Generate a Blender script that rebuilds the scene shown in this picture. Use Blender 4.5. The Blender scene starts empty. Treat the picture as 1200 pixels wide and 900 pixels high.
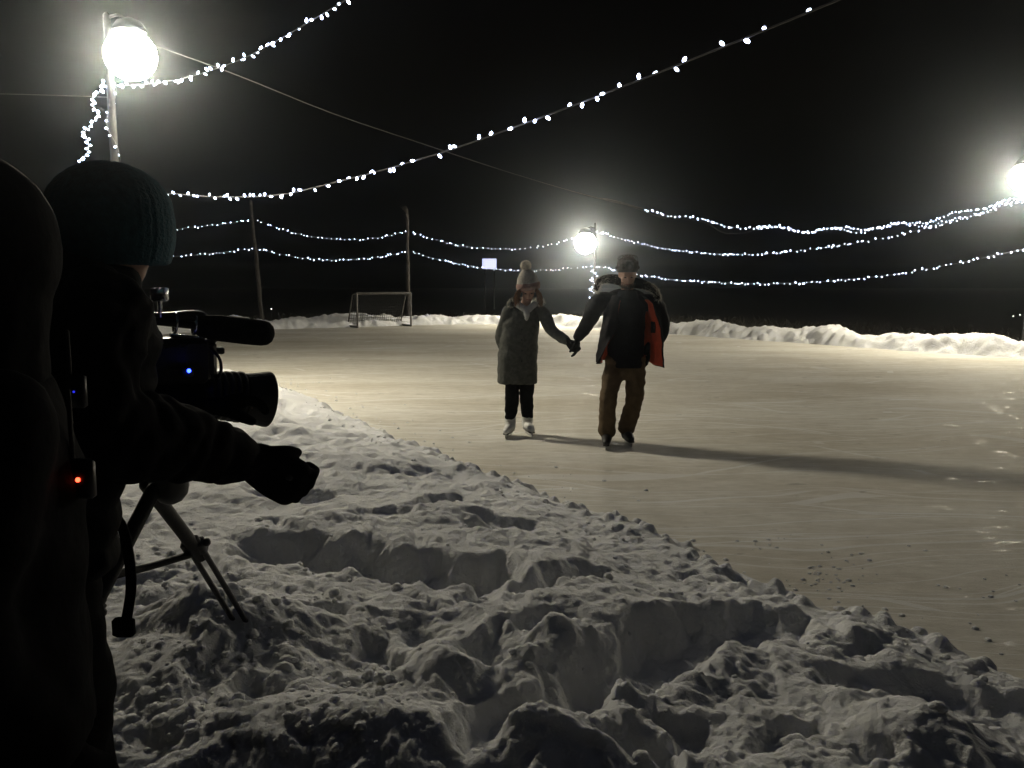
import bpy, math, random
import numpy as np
from mathutils import Vector, noise as mnoise
random.seed(7)
R = math.radians
scene = bpy.context.scene
col = scene.collection

# ------------------------------------------------------------------ camera, world, light, exposure
CAM_H, PITCH, F = 1.594, R(6.87), 980.0
cam = bpy.data.cameras.new('camera'); camo = bpy.data.objects.new('camera', cam); col.objects.link(camo)
cam.sensor_width = 36.0; cam.lens = 36.0 * F / 1200.0; cam.clip_start = 0.05; cam.clip_end = 2000
camo.location = (0, 0, CAM_H); camo.rotation_euler = (R(90) - PITCH, 0, 0)
scene.camera = camo
w = bpy.data.worlds.new('World'); scene.world = w; w.use_nodes = True
nt = w.node_tree; bg = nt.nodes['Background']
sky = nt.nodes.new('ShaderNodeTexSky'); sky.sky_type = 'NISHITA'; sky.sun_disc = False
sky.sun_elevation = R(-4.0); sky.sun_rotation = R(200); sky.air_density = 1.0; sky.dust_density = 0.3
nt.links.new(sky.outputs[0], bg.inputs[0]); bg.inputs[1].default_value = 0.035
sl = bpy.data.lights.new('fill_sun', 'SUN'); so = bpy.data.objects.new('fill_sun', sl); col.objects.link(so)
sl.energy = 0.006; sl.angle = R(10); sl.color = (0.78, 0.85, 1.0); so.rotation_euler = (R(38), 0, R(-20)); so.location = (0, 0, 30)  # added weak bluish sun lamp, soft fill for the foreground
scene.view_settings.view_transform = 'Standard'; scene.view_settings.look = 'None'
scene.view_settings.exposure = 0.0; scene.view_settings.gamma = 1.0
scene.cycles.use_denoising = True; scene.cycles.max_bounces = 6; scene.cycles.volume_bounces = 0
scene.cycles.sample_clamp_indirect = 3.0
FLOOD_POWER = 6300.0
FLOOD_COL = (1.0, 0.90, 0.68)

# ------------------------------------------------------------------ picture rays -> places
CP, SP = math.cos(PITCH), math.sin(PITCH)
def ray(x, y):
    rx, u = (x - 600) / F, (450 - y) / F
    return np.array([rx, CP + u * SP, -SP + u * CP])
def P(x, y, Y):
    d = ray(x, y); return np.array([0, 0, CAM_H]) + d * (Y / d[1])
def G(x, y, z=0.0):
    d = ray(x, y); return np.array([0, 0, CAM_H]) + d * ((z - CAM_H) / d[2])
EA, EN = np.array([-0.53, 0.848]), np.array([0.848, 0.53])      # along and across the rink
def an(p): return float(p[0] * EA[0] + p[1] * EA[1]), float(p[0] * EN[0] + p[1] * EN[1])
def xy(a, n): return a * EA + n * EN
def line_a(x, a0, yref=330):
    d = ray(x, yref); t = a0 / (d[0] * EA[0] + d[1] * EA[1]); return d[0] * t, d[1] * t
def line_n(x, n0, yref=330):
    d = ray(x, yref); t = n0 / (d[0] * EN[0] + d[1] * EN[1]); return d[0] * t, d[1] * t

# ------------------------------------------------------------------ numpy noise
def hsh(ix, iy, s):
    h = (ix.astype(np.int64) * 374761393 + iy.astype(np.int64) * 668265263 + s * 974711) & 0x7fffffff
    h = ((h ^ (h >> 13)) * 1274126177) & 0x7fffffff
    h = h ^ (h >> 16)
    return (h & 0xffff) / 65535.0
def vnoise(x, y, s=0):
    ix, iy = np.floor(x), np.floor(y); fx, fy = x - ix, y - iy
    ix = ix.astype(np.int64); iy = iy.astype(np.int64)
    ux, uy = fx * fx * fx * (fx * (fx * 6 - 15) + 10), fy * fy * fy * (fy * (fy * 6 - 15) + 10)
    def g(dx, dy):
        an_ = hsh(ix + dx, iy + dy, s) * 6.28318
        return np.cos(an_) * (fx - dx) + np.sin(an_) * (fy - dy)
    a = g(0, 0) * (1 - ux) + g(1, 0) * ux
    b = g(0, 1) * (1 - ux) + g(1, 1) * ux
    return (a * (1 - uy) + b * uy) * 1.5
def fbm(x, y, o=4, s=0, gain=0.5):
    v = np.zeros_like(x); am = 1.0
    for k in range(o):
        v += am * vnoise(x, y, s + 17 * k); x = x * 2.03 + 5.1; y = y * 2.03 + 1.7; am *= gain
    return v
def worley(x, y, s=0):
    ix, iy = np.floor(x).astype(np.int64), np.floor(y).astype(np.int64)
    best = np.full(x.shape, 9.0); rid = np.zeros_like(x)
    for dx in (-1, 0, 1):
        for dy in (-1, 0, 1):
            cx, cy = ix + dx, iy + dy
            px = cx + 0.15 + 0.7 * hsh(cx, cy, s); py = cy + 0.15 + 0.7 * hsh(cx, cy, s + 5)
            d = np.hypot(x - px, y - py); m = d < best
            best = np.where(m, d, best); rid = np.where(m, hsh(cx, cy, s + 9), rid)
    return best, rid
def sstep(a, b, x):
    t = np.clip((x - a) / (b - a), 0, 1); return t * t * (3 - 2 * t)

# ------------------------------------------------------------------ materials
MATS = {}
def mat(name, base, rough=0.7, var=0.15, scale=8.0, bump=0.0, bscale=None, metal=0.0, emit=None, estr=0.0, spec=0.5, base2=None, sheen=0.0):
    if name in MATS: return MATS[name]
    m = bpy.data.materials.new(name); m.use_nodes = True; n = m.node_tree; b = n.nodes['Principled BSDF']
    b.inputs['Roughness'].default_value = rough; b.inputs['Metallic'].default_value = metal
    b.inputs['Specular IOR Level'].default_value = spec
    if sheen: b.inputs['Sheen Weight'].default_value = sheen; b.inputs['Sheen Roughness'].default_value = 0.4
    tc = n.nodes.new('ShaderNodeTexCoord'); no = n.nodes.new('ShaderNodeTexNoise')
    no.inputs['Scale'].default_value = scale; no.inputs['Detail'].default_value = 6
    n.links.new(tc.outputs['Object'], no.inputs['Vector'])
    cr = n.nodes.new('ShaderNodeValToRGB'); n.links.new(no.outputs['Fac'], cr.inputs['Fac'])
    lo = base2 if base2 else tuple(c * (1 - var) for c in base)
    hi = base if base2 else tuple(min(1, c * (1 + var)) for c in base)
    cr.color_ramp.elements[0].position = 0.3; cr.color_ramp.elements[1].position = 0.7
    cr.color_ramp.elements[0].color = (*lo, 1); cr.color_ramp.elements[1].color = (*hi, 1)
    n.links.new(cr.outputs['Color'], b.inputs['Base Color'])
    if bump:
        nb = n.nodes.new('ShaderNodeTexNoise'); nb.inputs['Scale'].default_value = bscale or scale * 4; nb.inputs['Detail'].default_value = 5
        n.links.new(tc.outputs['Object'], nb.inputs['Vector'])
        bp = n.nodes.new('ShaderNodeBump'); bp.inputs['Strength'].default_value = bump; bp.inputs['Distance'].default_value = 0.01
        n.links.new(nb.outputs['Fac'], bp.inputs['Height']); n.links.new(bp.outputs['Normal'], b.inputs['Normal'])
    if emit:
        b.inputs['Emission Color'].default_value = (*emit, 1); b.inputs['Emission Strength'].default_value = estr
    MATS[name] = m; return m

def snow_mat():
    m = bpy.data.materials.new('snow'); m.use_nodes = True; n = m.node_tree; b = n.nodes['Principled BSDF']
    tc = n.nodes.new('ShaderNodeTexCoord')
    n1 = n.nodes.new('ShaderNodeTexNoise'); n1.inputs['Scale'].default_value = 2.2; n1.inputs['Detail'].default_value = 8; n1.inputs['Roughness'].default_value = 0.65
    n.links.new(tc.outputs['Object'], n1.inputs['Vector'])
    cr = n.nodes.new('ShaderNodeValToRGB'); cr.color_ramp.elements[0].position = 0.3; cr.color_ramp.elements[1].position = 0.65
    cr.color_ramp.elements[0].color = (0.72, 0.73, 0.75, 1); cr.color_ramp.elements[1].color = (0.86, 0.87, 0.89, 1)
    n.links.new(n1.outputs['Fac'], cr.inputs['Fac']); n.links.new(cr.outputs['Color'], b.inputs['Base Color'])
    b.inputs['Roughness'].default_value = 0.75; b.inputs['Specular IOR Level'].default_value = 0.25
    b.subsurface_method = 'RANDOM_WALK'; b.inputs['Subsurface Weight'].default_value = 0.75; b.inputs['Subsurface Radius'].default_value = (1.0, 1.0, 1.1); b.inputs['Subsurface Scale'].default_value = 0.016
    n2 = n.nodes.new('ShaderNodeTexNoise'); n2.inputs['Scale'].default_value = 45; n2.inputs['Detail'].default_value = 7; n2.inputs['Roughness'].default_value = 0.7
    n3 = n.nodes.new('ShaderNodeTexVoronoi'); n3.inputs['Scale'].default_value = 28
    for k in (n2, n3): n.links.new(tc.outputs['Object'], k.inputs['Vector'])
    mx = n.nodes.new('ShaderNodeMath'); mx.operation = 'MULTIPLY_ADD'; mx.inputs[1].default_value = -0.35
    n.links.new(n3.outputs['Distance'], mx.inputs[0]); n.links.new(n2.outputs['Fac'], mx.inputs[2])
    bp = n.nodes.new('ShaderNodeBump'); bp.inputs['Strength'].default_value = 0.9; bp.inputs['Distance'].default_value = 0.02
    n.links.new(mx.outputs[0], bp.inputs['Height']); n.links.new(bp.outputs['Normal'], b.inputs['Normal'])
    return m
SNOW = snow_mat()

def ice_mat():
    m = bpy.data.materials.new('rink_ice'); m.use_nodes = True; n = m.node_tree; b = n.nodes['Principled BSDF']
    L = n.links.new
    tc = n.nodes.new('ShaderNodeTexCoord')
    mp = n.nodes.new('ShaderNodeMapping'); mp.inputs['Rotation'].default_value = (0, 0, R(12)); mp.inputs['Scale'].default_value = (0.5, 1.2, 1)
    L(tc.outputs['Object'], mp.inputs['Vector'])
    big = n.nodes.new('ShaderNodeTexNoise'); big.inputs['Scale'].default_value = 0.55; big.inputs['Detail'].default_value = 6; big.inputs['Roughness'].default_value = 0.6
    L(mp.outputs[0], big.inputs['Vector'])
    cr = n.nodes.new('ShaderNodeValToRGB'); e = cr.color_ramp.elements
    e[0].position = 0.32; e[0].color = (0.54, 0.505, 0.43, 1); e[1].position = 0.62; e[1].color = (0.70, 0.685, 0.63, 1)
    L(big.outputs['Fac'], cr.inputs['Fac'])
    # fine swept streaks of snow dust
    mp2 = n.nodes.new('ShaderNodeMapping'); mp2.inputs['Rotation'].default_value = (0, 0, R(-8)); mp2.inputs['Scale'].default_value = (1.3, 4.2, 1)
    L(tc.outputs['Object'], mp2.inputs['Vector'])
    st = n.nodes.new('ShaderNodeTexNoise'); st.inputs['Scale'].default_value = 1.6; st.inputs['Detail'].default_value = 9; st.inputs['Roughness'].default_value = 0.7
    L(mp2.outputs[0], st.inputs['Vector'])
    cr2 = n.nodes.new('ShaderNodeValToRGB'); e = cr2.color_ramp.elements
    e[0].position = 0.34; e[0].color = (0.86, 0.85, 0.83, 1); e[1].position = 0.58; e[1].color = (1, 1, 1, 1)
    L(st.outputs['Fac'], cr2.inputs['Fac'])
    mul = n.nodes.new('ShaderNodeMix'); mul.data_type = 'RGBA'; mul.blend_type = 'MULTIPLY'; mul.inputs[0].default_value = 0.8
    L(cr.outputs['Color'], mul.inputs[6]); L(cr2.outputs['Color'], mul.inputs[7])
    cut = None
    wob = n.nodes.new('ShaderNodeTexNoise'); wob.inputs['Scale'].default_value = 0.35; wob.inputs['Detail'].default_value = 2; L(tc.outputs['Object'], wob.inputs['Vector'])
    for k, (rot, sc_) in enumerate(((25, (0.16, 2.2, 1)), (-40, (0.14, 1.9, 1)), (70, (0.2, 1.6, 1)))):
        add_ = n.nodes.new('ShaderNodeVectorMath'); add_.operation = 'MULTIPLY_ADD'; add_.inputs[1].default_value = (1.6, 1.6, 0); L(wob.outputs['Color'], add_.inputs[0]); L(tc.outputs['Object'], add_.inputs[2])
        mk = n.nodes.new('ShaderNodeMapping'); mk.inputs['Rotation'].default_value = (0, 0, R(rot)); mk.inputs['Scale'].default_value = sc_; L(add_.outputs[0], mk.inputs['Vector'])
        vo = n.nodes.new('ShaderNodeTexVoronoi'); vo.feature = 'DISTANCE_TO_EDGE'; vo.inputs['Scale'].default_value = 1.0; L(mk.outputs[0], vo.inputs['Vector'])
        lt = n.nodes.new('ShaderNodeMath'); lt.operation = 'LESS_THAN'; lt.inputs[1].default_value = 0.008; L(vo.outputs['Distance'], lt.inputs[0])
        if cut is None: cut = lt
        else:
            mx_ = n.nodes.new('ShaderNodeMath'); mx_.operation = 'MAXIMUM'; L(cut.outputs[0], mx_.inputs[0]); L(lt.outputs[0], mx_.inputs[1]); cut = mx_
    sc2 = n.nodes.new('ShaderNodeTexNoise'); sc2.inputs['Scale'].default_value = 9; sc2.inputs['Detail'].default_value = 8; sc2.inputs['Roughness'].default_value = 0.75; L(mp.outputs[0], sc2.inputs['Vector'])
    scr = n.nodes.new('ShaderNodeValToRGB'); scr.color_ramp.elements[0].position = 0.36; scr.color_ramp.elements[0].color = (0.86, 0.85, 0.83, 1); scr.color_ramp.elements[1].position = 0.60; scr.color_ramp.elements[1].color = (1.08, 1.08, 1.09, 1)
    L(sc2.outputs['Fac'], scr.inputs['Fac'])
    mul2 = n.nodes.new('ShaderNodeMix'); mul2.data_type = 'RGBA'; mul2.blend_type = 'MULTIPLY'; mul2.inputs[0].default_value = 0.9; L(mul.outputs[2], mul2.inputs[6]); L(scr.outputs['Color'], mul2.inputs[7])
    gate = n.nodes.new('ShaderNodeMath'); gate.operation = 'MULTIPLY'; L(cut.outputs[0], gate.inputs[0]); L(big.outputs['Fac'], gate.inputs[1])
    cm_ = n.nodes.new('ShaderNodeMix'); cm_.data_type = 'RGBA'; L(gate.outputs[0], cm_.inputs[0]); L(mul2.outputs[2], cm_.inputs[6]); cm_.inputs[7].default_value = (0.82, 0.83, 0.84, 1); L(cm_.outputs[2], b.inputs['Base Color'])
    gr = n.nodes.new('ShaderNodeTexNoise'); gr.inputs['Scale'].default_value = 7.0; gr.inputs['Detail'].default_value = 5
    L(mp.outputs[0], gr.inputs['Vector'])
    rr = n.nodes.new('ShaderNodeValToRGB'); e = rr.color_ramp.elements
    e[0].position = 0.298; e[0].color = (0.16, 0.16, 0.16, 1); e[1].position = 0.38; e[1].color = (0.75, 0.75, 0.75, 1)
    L(gr.outputs['Fac'], rr.inputs['Fac']); L(rr.outputs['Color'], b.inputs['Roughness'])
    b.inputs['IOR'].default_value = 1.31; b.inputs['Specular IOR Level'].default_value = 0.3
    fb = n.nodes.new('ShaderNodeTexNoise'); fb.inputs['Scale'].default_value = 14; fb.inputs['Detail'].default_value = 8; fb.inputs['Roughness'].default_value = 0.7
    L(mp2.outputs[0], fb.inputs['Vector'])
    wv = n.nodes.new('ShaderNodeTexNoise'); wv.inputs['Scale'].default_value = 60; wv.inputs['Detail'].default_value = 3
    L(tc.outputs['Object'], wv.inputs['Vector'])
    ad = n.nodes.new('ShaderNodeMath'); ad.operation = 'MULTIPLY_ADD'; ad.inputs[1].default_value = 0.3
    L(wv.outputs['Fac'], ad.inputs[0]); L(fb.outputs['Fac'], ad.inputs[2])
    ad2 = n.nodes.new('ShaderNodeMath'); ad2.operation = 'MULTIPLY_ADD'; ad2.inputs[1].default_value = 0.5; L(sc2.outputs['Fac'], ad2.inputs[0]); L(ad.outputs[0], ad2.inputs[2])
    bp = n.nodes.new('ShaderNodeBump'); bp.inputs['Strength'].default_value = 0.4; bp.inputs['Distance'].default_value = 0.016
    L(ad2.outputs[0], bp.inputs['Height']); L(bp.outputs['Normal'], b.inputs['Normal'])
    return m
ICE = ice_mat()

# ------------------------------------------------------------------ mesh helpers
def frame_of(d):
    d = np.array(d, float); d = d / (np.linalg.norm(d) + 1e-9)
    u = np.cross(d, [0, 0, 1.0]) if abs(d[2]) < 0.95 else np.cross(d, [0, 1.0, 0])
    u /= np.linalg.norm(u); v = np.cross(d, u)
    return d, u, v
class MB:
    def __init__(s): s.v = []; s.f = []
    def rings(s, rings, cap=True):
        o = len(s.v); k = len(rings[0])
        for r in rings: s.v += [tuple(map(float, p)) for p in r]
        for i in range(len(rings) - 1):
            for j in range(k):
                a, b = o + i * k + j, o + i * k + (j + 1) % k
                s.f.append((a, b, b + k, a + k))
        if cap:
            s.f.append(tuple(o + j for j in reversed(range(k)))); q = o + (len(rings) - 1) * k
            s.f.append(tuple(q + j for j in range(k)))
        return s
    def loft(s, secs, k=20):
        """secs: (cx, cy, cz, rx, ry) horizontal ellipses, optional sixth: turn in radians"""
        out = []
        for q in secs:
            cx, cy, cz, rx, ry = q[:5]; t = q[5] if len(q) > 5 else 0
            ring = []
            for j in range(k):
                a = 2 * math.pi * j / k; x, y = rx * math.cos(a), ry * math.sin(a)
                ring.append((cx + x * math.cos(t) - y * math.sin(t), cy + x * math.sin(t) + y * math.cos(t), cz))
            out.append(ring)
        return s.rings(out)
    def tube(s, pts, rad, k=12, round_ends=True):
        pts = [np.array(p, float) for p in pts]
        if not hasattr(rad, '__len__'): rad = [rad] * len(pts)
        rings = []; n = len(pts)
        u0 = None
        for i, p in enumerate(pts):
            d = pts[min(i + 1, n - 1)] - pts[max(i - 1, 0)]
            d, u, v = frame_of(d)
            if u0 is not None:
                u = u0 - d * np.dot(u0, d); u /= np.linalg.norm(u) + 1e-9; v = np.cross(d, u)
            u0 = u
            def ring(c, r): return [c + u * r * math.cos(2 * math.pi * j / k) + v * r * math.sin(2 * math.pi * j / k) for j in range(k)]
            if i == 0 and round_ends:
                for q in (0.2, 0.6, 0.9): rings.append(ring(p - d * rad[i] * math.cos(math.asin(q)), rad[i] * q))
            rings.append(ring(p, rad[i]))
            if i == n - 1 and round_ends:
                for q in (0.9, 0.6, 0.2): rings.append(ring(p + d * rad[i] * math.cos(math.asin(q)), rad[i] * q))
        return s.rings(rings)
    def ell(s, c, r, k=14, m=9, d=None):
        c = np.array(c, float)
        if d is None: ax = np.eye(3)
        else:
            dd, u, v = frame_of(d); ax = np.array([u, v, dd])
        rings = []
        for i in range(m + 1):
            t = math.pi * (0.04 + 0.92 * i / m)
            rings.append([c + ax[0] * r[0] * math.sin(t) * math.cos(2 * math.pi * j / k) + ax[1] * r[1] * math.sin(t) * math.sin(2 * math.pi * j / k) - ax[2] * r[2] * math.cos(t) for j in range(k)])
        return s.rings(rings)
    def box(s, c, h, ax=None, bev=0.0):
        c = np.array(c, float); ax = np.eye(3) if ax is None else np.array(ax)
        o = len(s.v)
        b = min(bev, min(h) * 0.6)
        rings = []
        for z, q in (((-h[2]), b), (-h[2] + b, 0), (h[2] - b, 0), (h[2], b)) if b else ((-h[2], 0), (h[2], 0)):
            x, y = h[0] - q, h[1] - q; e = b * 0.8 if b else 0
            pl = [(x, -y + e), (x, y - e), (x - e, y), (-x + e, y), (-x, y - e), (-x, -y + e), (-x + e, -y), (x - e, -y)] if b else [(x, -y), (x, y), (-x, y), (-x, -y)]
            rings.append([c + ax[0] * p + ax[1] * r_ + ax[2] * z for p, r_ in pl])
        return s.rings(rings)
    def mesh(s, name, origin=(0, 0, 0)):
        me = bpy.data.meshes.new(name); o = np.array(origin, float)
        me.from_pydata([tuple(np.array(p) - o) for p in s.v], [], s.f); me.update(); return me
def link(name, me, m, parent=None, smooth=True, loc=(0, 0, 0)):
    o = bpy.data.objects.new(name, me); col.objects.link(o)
    if m: me.materials.clear(); me.materials.append(m)
    if smooth: me.polygons.foreach_set('use_smooth', [True] * len(me.polygons))
    o.location = loc
    if parent: o.parent = parent
    return o
def build(mb, name, m, parent=None, smooth=True, org=(0, 0, 0)):
    """vertices are given in the world; they are stored relative to org (the thing's base)"""
    return link(name, mb.mesh(name, org), m, parent, smooth, (0, 0, 0) if parent else tuple(org))
def fused(mb, name, m, parent, org, voxel=0.012, it=6, disp=None):
    me = mb.mesh(name, org); t = bpy.data.objects.new('fusing', me); col.objects.link(t)
    r_ = t.modifiers.new('r', 'REMESH'); r_.mode = 'VOXEL'; r_.voxel_size = voxel
    s_ = t.modifiers.new('s', 'SMOOTH'); s_.factor = 0.5; s_.iterations = it
    dg = bpy.context.evaluated_depsgraph_get(); dg.update()
    nm = bpy.data.meshes.new_from_object(t.evaluated_get(dg)); nm.name = name
    bpy.data.objects.remove(t); bpy.data.meshes.remove(me)
    if disp:
        n = len(nm.vertices); co = np.empty(n * 3); nm.vertices.foreach_get('co', co); co = co.reshape(-1, 3)
        no = np.empty(n * 3); nm.vertex_normals.foreach_get('vector', no); no = no.reshape(-1, 3)
        d = np.array([disp(p) for p in co]); co += no * d[:, None]
        nm.vertices.foreach_set('co', co.ravel()); nm.update()
    return link(name, nm, m, parent, True)
def empty(name, loc, label, cat, group=None):
    o = bpy.data.objects.new(name, None); col.objects.link(o); o.location = tuple(loc); o.empty_display_size = 0.2
    o['label'] = label; o['category'] = cat
    if group: o['group'] = group
    return o
def tag(o, label, cat, group=None, kind=None):
    if label: o['label'] = label
    if cat: o['category'] = cat
    if group: o['group'] = group
    if kind: o['kind'] = kind
    return o
def folds(amp, fx=6, fz=16, seed=0.0):
    def f(p):
        a = mnoise.noise((p[0] * fx + seed, p[1] * fx, p[2] * fz + seed * 2))
        b = mnoise.noise((p[0] * 25 + seed, p[1] * 25, p[2] * 25))
        c = mnoise.noise((p[0] * 5 + p[2] * 9, p[1] * 5 + seed, p[2] * 3))
        return amp * (a * 0.8 + c * 0.6 + 0.25 * b)
    return f

# ------------------------------------------------------------------ setting: ground, ice, snow
mg = MB(); mg.box((0, 60, -0.45), (260, 260, 0.15))
GROUND_M = mat('dark_bare_ground', (0.016, 0.014, 0.011), 0.95, 0.5, 3.0, 0.5, 20)
go = build(mg, 'ground', GROUND_M, None, False, (0, 60, 0)); go['kind'] = 'structure'

# the near edge of the ice, read from the photograph (crest a little above the ice)
edge_px = [(1320, 850), (1200, 785), (1050, 722), (930, 690), (820, 640), (700, 592), (600, 560), (520, 528), (450, 503), (400, 480), (340, 455), (300, 437)]
ed = sorted(an(G(x, y, 0.10)) for x, y in edge_px)
ed_a = np.array([-30, -4] + [e[0] for e in ed] + [16, 40]); ed_n = np.array([ed[0][1] + 0.1] * 2 + [e[1] for e in ed] + [3.4, 3.4])
def edge_n(a): return np.interp(a, ed_a, ed_n)
RIGHT_N = 0.5 * (an(G(800, 394))[1] + an(G(1180, 419))[1])
END_A = 29.0

PITS = []   # (centre xy, half-lengths, direction, depth, steepness)
def pit_px(p0, p1, half_w, depth, zref=0.20, hard=0.36):
    A, B = G(*p0, zref)[:2], G(*p1, zref)[:2]; c = (A + B) / 2; d = B - A; L_ = np.linalg.norm(d)
    PITS.append((c, L_ / 2 + 1e-3, half_w, d / (L_ + 1e-6), depth, hard))
pit_px((900, 712), (790, 742), 0.18, 0.19)
pit_px((790, 752), (705, 800), 0.17, 0.19)
pit_px((700, 800), (670, 838), 0.11, 0.14)
pit_px((330, 655), (415, 662), 0.20, 0.20)
pit_px((460, 668), (560, 676), 0.18, 0.17)
pit_px((545, 682), (590, 672), 0.10, 0.14)
pit_px((630, 690), (690, 668), 0.11, 0.13)
pit_px((320, 585), (365, 590), 0.14, 0.16)  # hollow added in the snow to stand in for the glove's shadow
pit_px((450, 690), (640, 700), 0.07, 0.06)
pit_px((640, 745), (560, 790), 0.10, 0.10)
pit_px((430, 770), (470, 800), 0.06, 0.12)
pit_px((395, 740), (300, 750), 0.06, 0.10)
pit_px((1010, 790), (1100, 785), 0.13, 0.12, hard=0.5)
pit_px((1150, 790), (1230, 815), 0.13, 0.16, hard=0.5)
pit_px((915, 862), (945, 858), 0.045, 0.09)
pit_px((400, 850), (455, 860), 0.05, 0.10)
pit_px((600, 850), (560, 900), 0.10, 0.16)
pit_px((730, 890), (760, 900), 0.08, 0.10)
pit_px((330, 470), (360, 478), 0.16, 0.08)
pit_px((475, 555), (505, 548), 0.10, 0.06); pit_px((500, 600), (530, 585), 0.10, 0.07)
pit_px((420, 615), (470, 610), 0.08, 0.05); pit_px((570, 620), (615, 612), 0.10, 0.07)
rp = random.Random(3)
for _ in range(26):
    x, y = rp.uniform(300, 1150), rp.uniform(600, 900)
    q = G(x, y, 0.28); pit_px((x, y), (x + rp.uniform(-30, 30), y + rp.uniform(-14, 14)), rp.uniform(0.03, 0.07), rp.uniform(0.03, 0.08), hard=0.5)
MOUNDS = []
def mound_px(p, r, h, zref=0.3): MOUNDS.append((G(*p, zref)[:2], r, h))
mound_px((270, 735), 0.35, 0.16); mound_px((350, 850), 0.30, 0.10); mound_px((520, 775), 0.22, 0.10)
mound_px((620, 735), 0.20, 0.10); mound_px((470, 860), 0.25, 0.12); mound_px((630, 860), 0.16, 0.10)
mound_px((660, 660), 0.35, 0.03); mound_px((560, 590), 0.5, 0.04); mound_px((470, 530), 0.5, 0.05)
mound_px((735, 790), 0.10, 0.09); mound_px((860, 790), 0.40, -0.05); mound_px((770, 690), 0.30, 0.03); mound_px((1090, 830), 0.3, 0.10)
mound_px((250, 445), 0.8, 0.14); mound_px((320, 455), 0.7, 0.05); mound_px((180, 800), 0.4, 0.08)

def near_height(X, Y):
    a = X * EA[0] + Y * EA[1]; n = X * EN[0] + Y * EN[1]
    wob = 0.10 * fbm(X * 1.6, Y * 1.6, 3, 3) + 0.035 * fbm(X * 7, Y * 7, 3, 8)
    s = edge_n(a) + wob - n                                       # metres into the bank
    z = -0.10 + 0.17 * sstep(-0.30, 0.10, s) + 0.18 * sstep(0.0, 1.5, s)
    z -= 0.10 * sstep(3.5, 9.0, s)
    inn = sstep(-0.05, 0.35, s)
    wx, wy = X + 0.12 * fbm(X * 2.3, Y * 2.3, 2, 31), Y + 0.12 * fbm(X * 2.3 + 9, Y * 2.3, 2, 33)
    z += inn * (0.026 * fbm(wx * 1.5, wy * 1.5, 2, 11) + 0.012 * fbm(wx * 4.3, wy * 4.3, 2, 12))
    for c, r_, h in MOUNDS:
        d = np.hypot(X - c[0], Y - c[1]) / r_; z += h * np.exp(-d * d * 1.5)
    px, py = X + 0.05 * fbm(X * 6, Y * 6, 3, 41), Y + 0.05 * fbm(X * 6 + 4, Y * 6, 3, 43)
    pitmask = np.zeros_like(X)
    for c, L_, W_, d, dep, hard in PITS:
        u = (px - c[0]) * d[0] + (py - c[1]) * d[1]; v = -(px - c[0]) * d[1] + (py - c[1]) * d[0]
        u = np.maximum(np.abs(u) - L_, 0)
        e = np.sqrt(u * u + v * v) / W_
        k = 1 - sstep(1 - hard * 1.6, 1 + hard, e); z -= min(dep, 0.95 * W_) * k; pitmask = np.maximum(pitmask, k)
    z = np.where(s > 0.15, np.maximum(z, 0.035 + 0.02 * fbm(X * 6, Y * 6, 2, 23)), z)
    # clods of ploughed snow
    fc = sstep(4.5, 7.5, Y) * inn
    for sc, am, sd in ((2.3, 0.05, 151), (4.4, 0.04, 153)):
        f1, rid = worley(wx * sc, wy * sc, sd); z += am * fc * rid * np.clip(1 - (f1 / (0.3 + 0.35 * rid)) ** 2, 0, 1)
    cm = sstep(-0.15, 0.35, fbm(X * 1.1 + 3, Y * 1.1, 2, 21)) * inn
    left = sstep(-0.2, -0.9, X) * sstep(5.0, 3.5, Y)
    cm = np.clip(cm * 0.6 + left * 0.55, 0, 1) * (1 - 0.75 * pitmask)
    for sc, am, sd in ((4.2, 0.030, 49), (7.0, 0.024, 51), (13.0, 0.013, 61), (26.0, 0.005, 71)):
        f1, rid = worley(wx * sc, wy * sc, sd)
        rr = 0.30 + 0.45 * rid
        z += 1.25 * am * cm * rid * np.clip(1 - (f1 / rr) ** 2, 0, 1) ** 0.85
    f1, rid = worley(X * 2.2, Y * 2.2, 91)                        # cracked crusts: a few hard steps
    z += inn * 0.018 * np.where(rid > 0.6, 1, 0) * sstep(0.6, 0.42, f1)
    z += inn * (0.010 * fbm(wx * 11, wy * 11, 3, 13) + 0.004 * fbm(X * 38, Y * 38, 3, 14))
    # the bank thins out to a few crumbs where it meets the ice
    f1, rid = worley(X * 9, Y * 9, 95)
    z += 0.05 * sstep(-0.45, -0.1, s) * (1 - inn) * np.where(rid > 0.55, 1, 0) * np.sqrt(np.clip(1 - (f1 / 0.4) ** 2, 0, 1))
    return z

def grid_mesh(name, X, Y, Z, m, keep=None):
    nr, nc = X.shape
    v = np.stack([X, Y, Z], -1).reshape(-1, 3)
    i, j = np.meshgrid(np.arange(nr - 1), np.arange(nc - 1), indexing='ij')
    a = i * nc + j; q = np.stack([a, a + 1, a + nc + 1, a + nc], -1)
    if keep is not None: q = q[keep]
    else: q = q.reshape(-1, 4)
    used = np.unique(q); re = np.full(len(v), -1, np.int64); re[used] = np.arange(len(used)); v = v[used]; q = re[q]
    me = bpy.data.meshes.new(name); nq = len(q)
    me.vertices.add(len(v)); me.vertices.foreach_set('co', v.ravel())
    me.loops.add(nq * 4); me.loops.foreach_set('vertex_index', q.ravel().astype(np.int32))
    me.polygons.add(nq); me.polygons.foreach_set('loop_start', np.arange(0, nq * 4, 4, dtype=np.int32)); me.polygons.foreach_set('loop_total', np.full(nq, 4, np.int32))
    me.update(calc_edges=True); me.validate()
    return link(name, me, m, None, True)
NR, NC = 1250, 900
rr = np.exp(np.linspace(math.log(0.5), math.log(26.0), NR)); th = np.radians(np.linspace(-66, 52, NC))
Rg, Tg = np.meshgrid(rr, th, indexing='ij')
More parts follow.
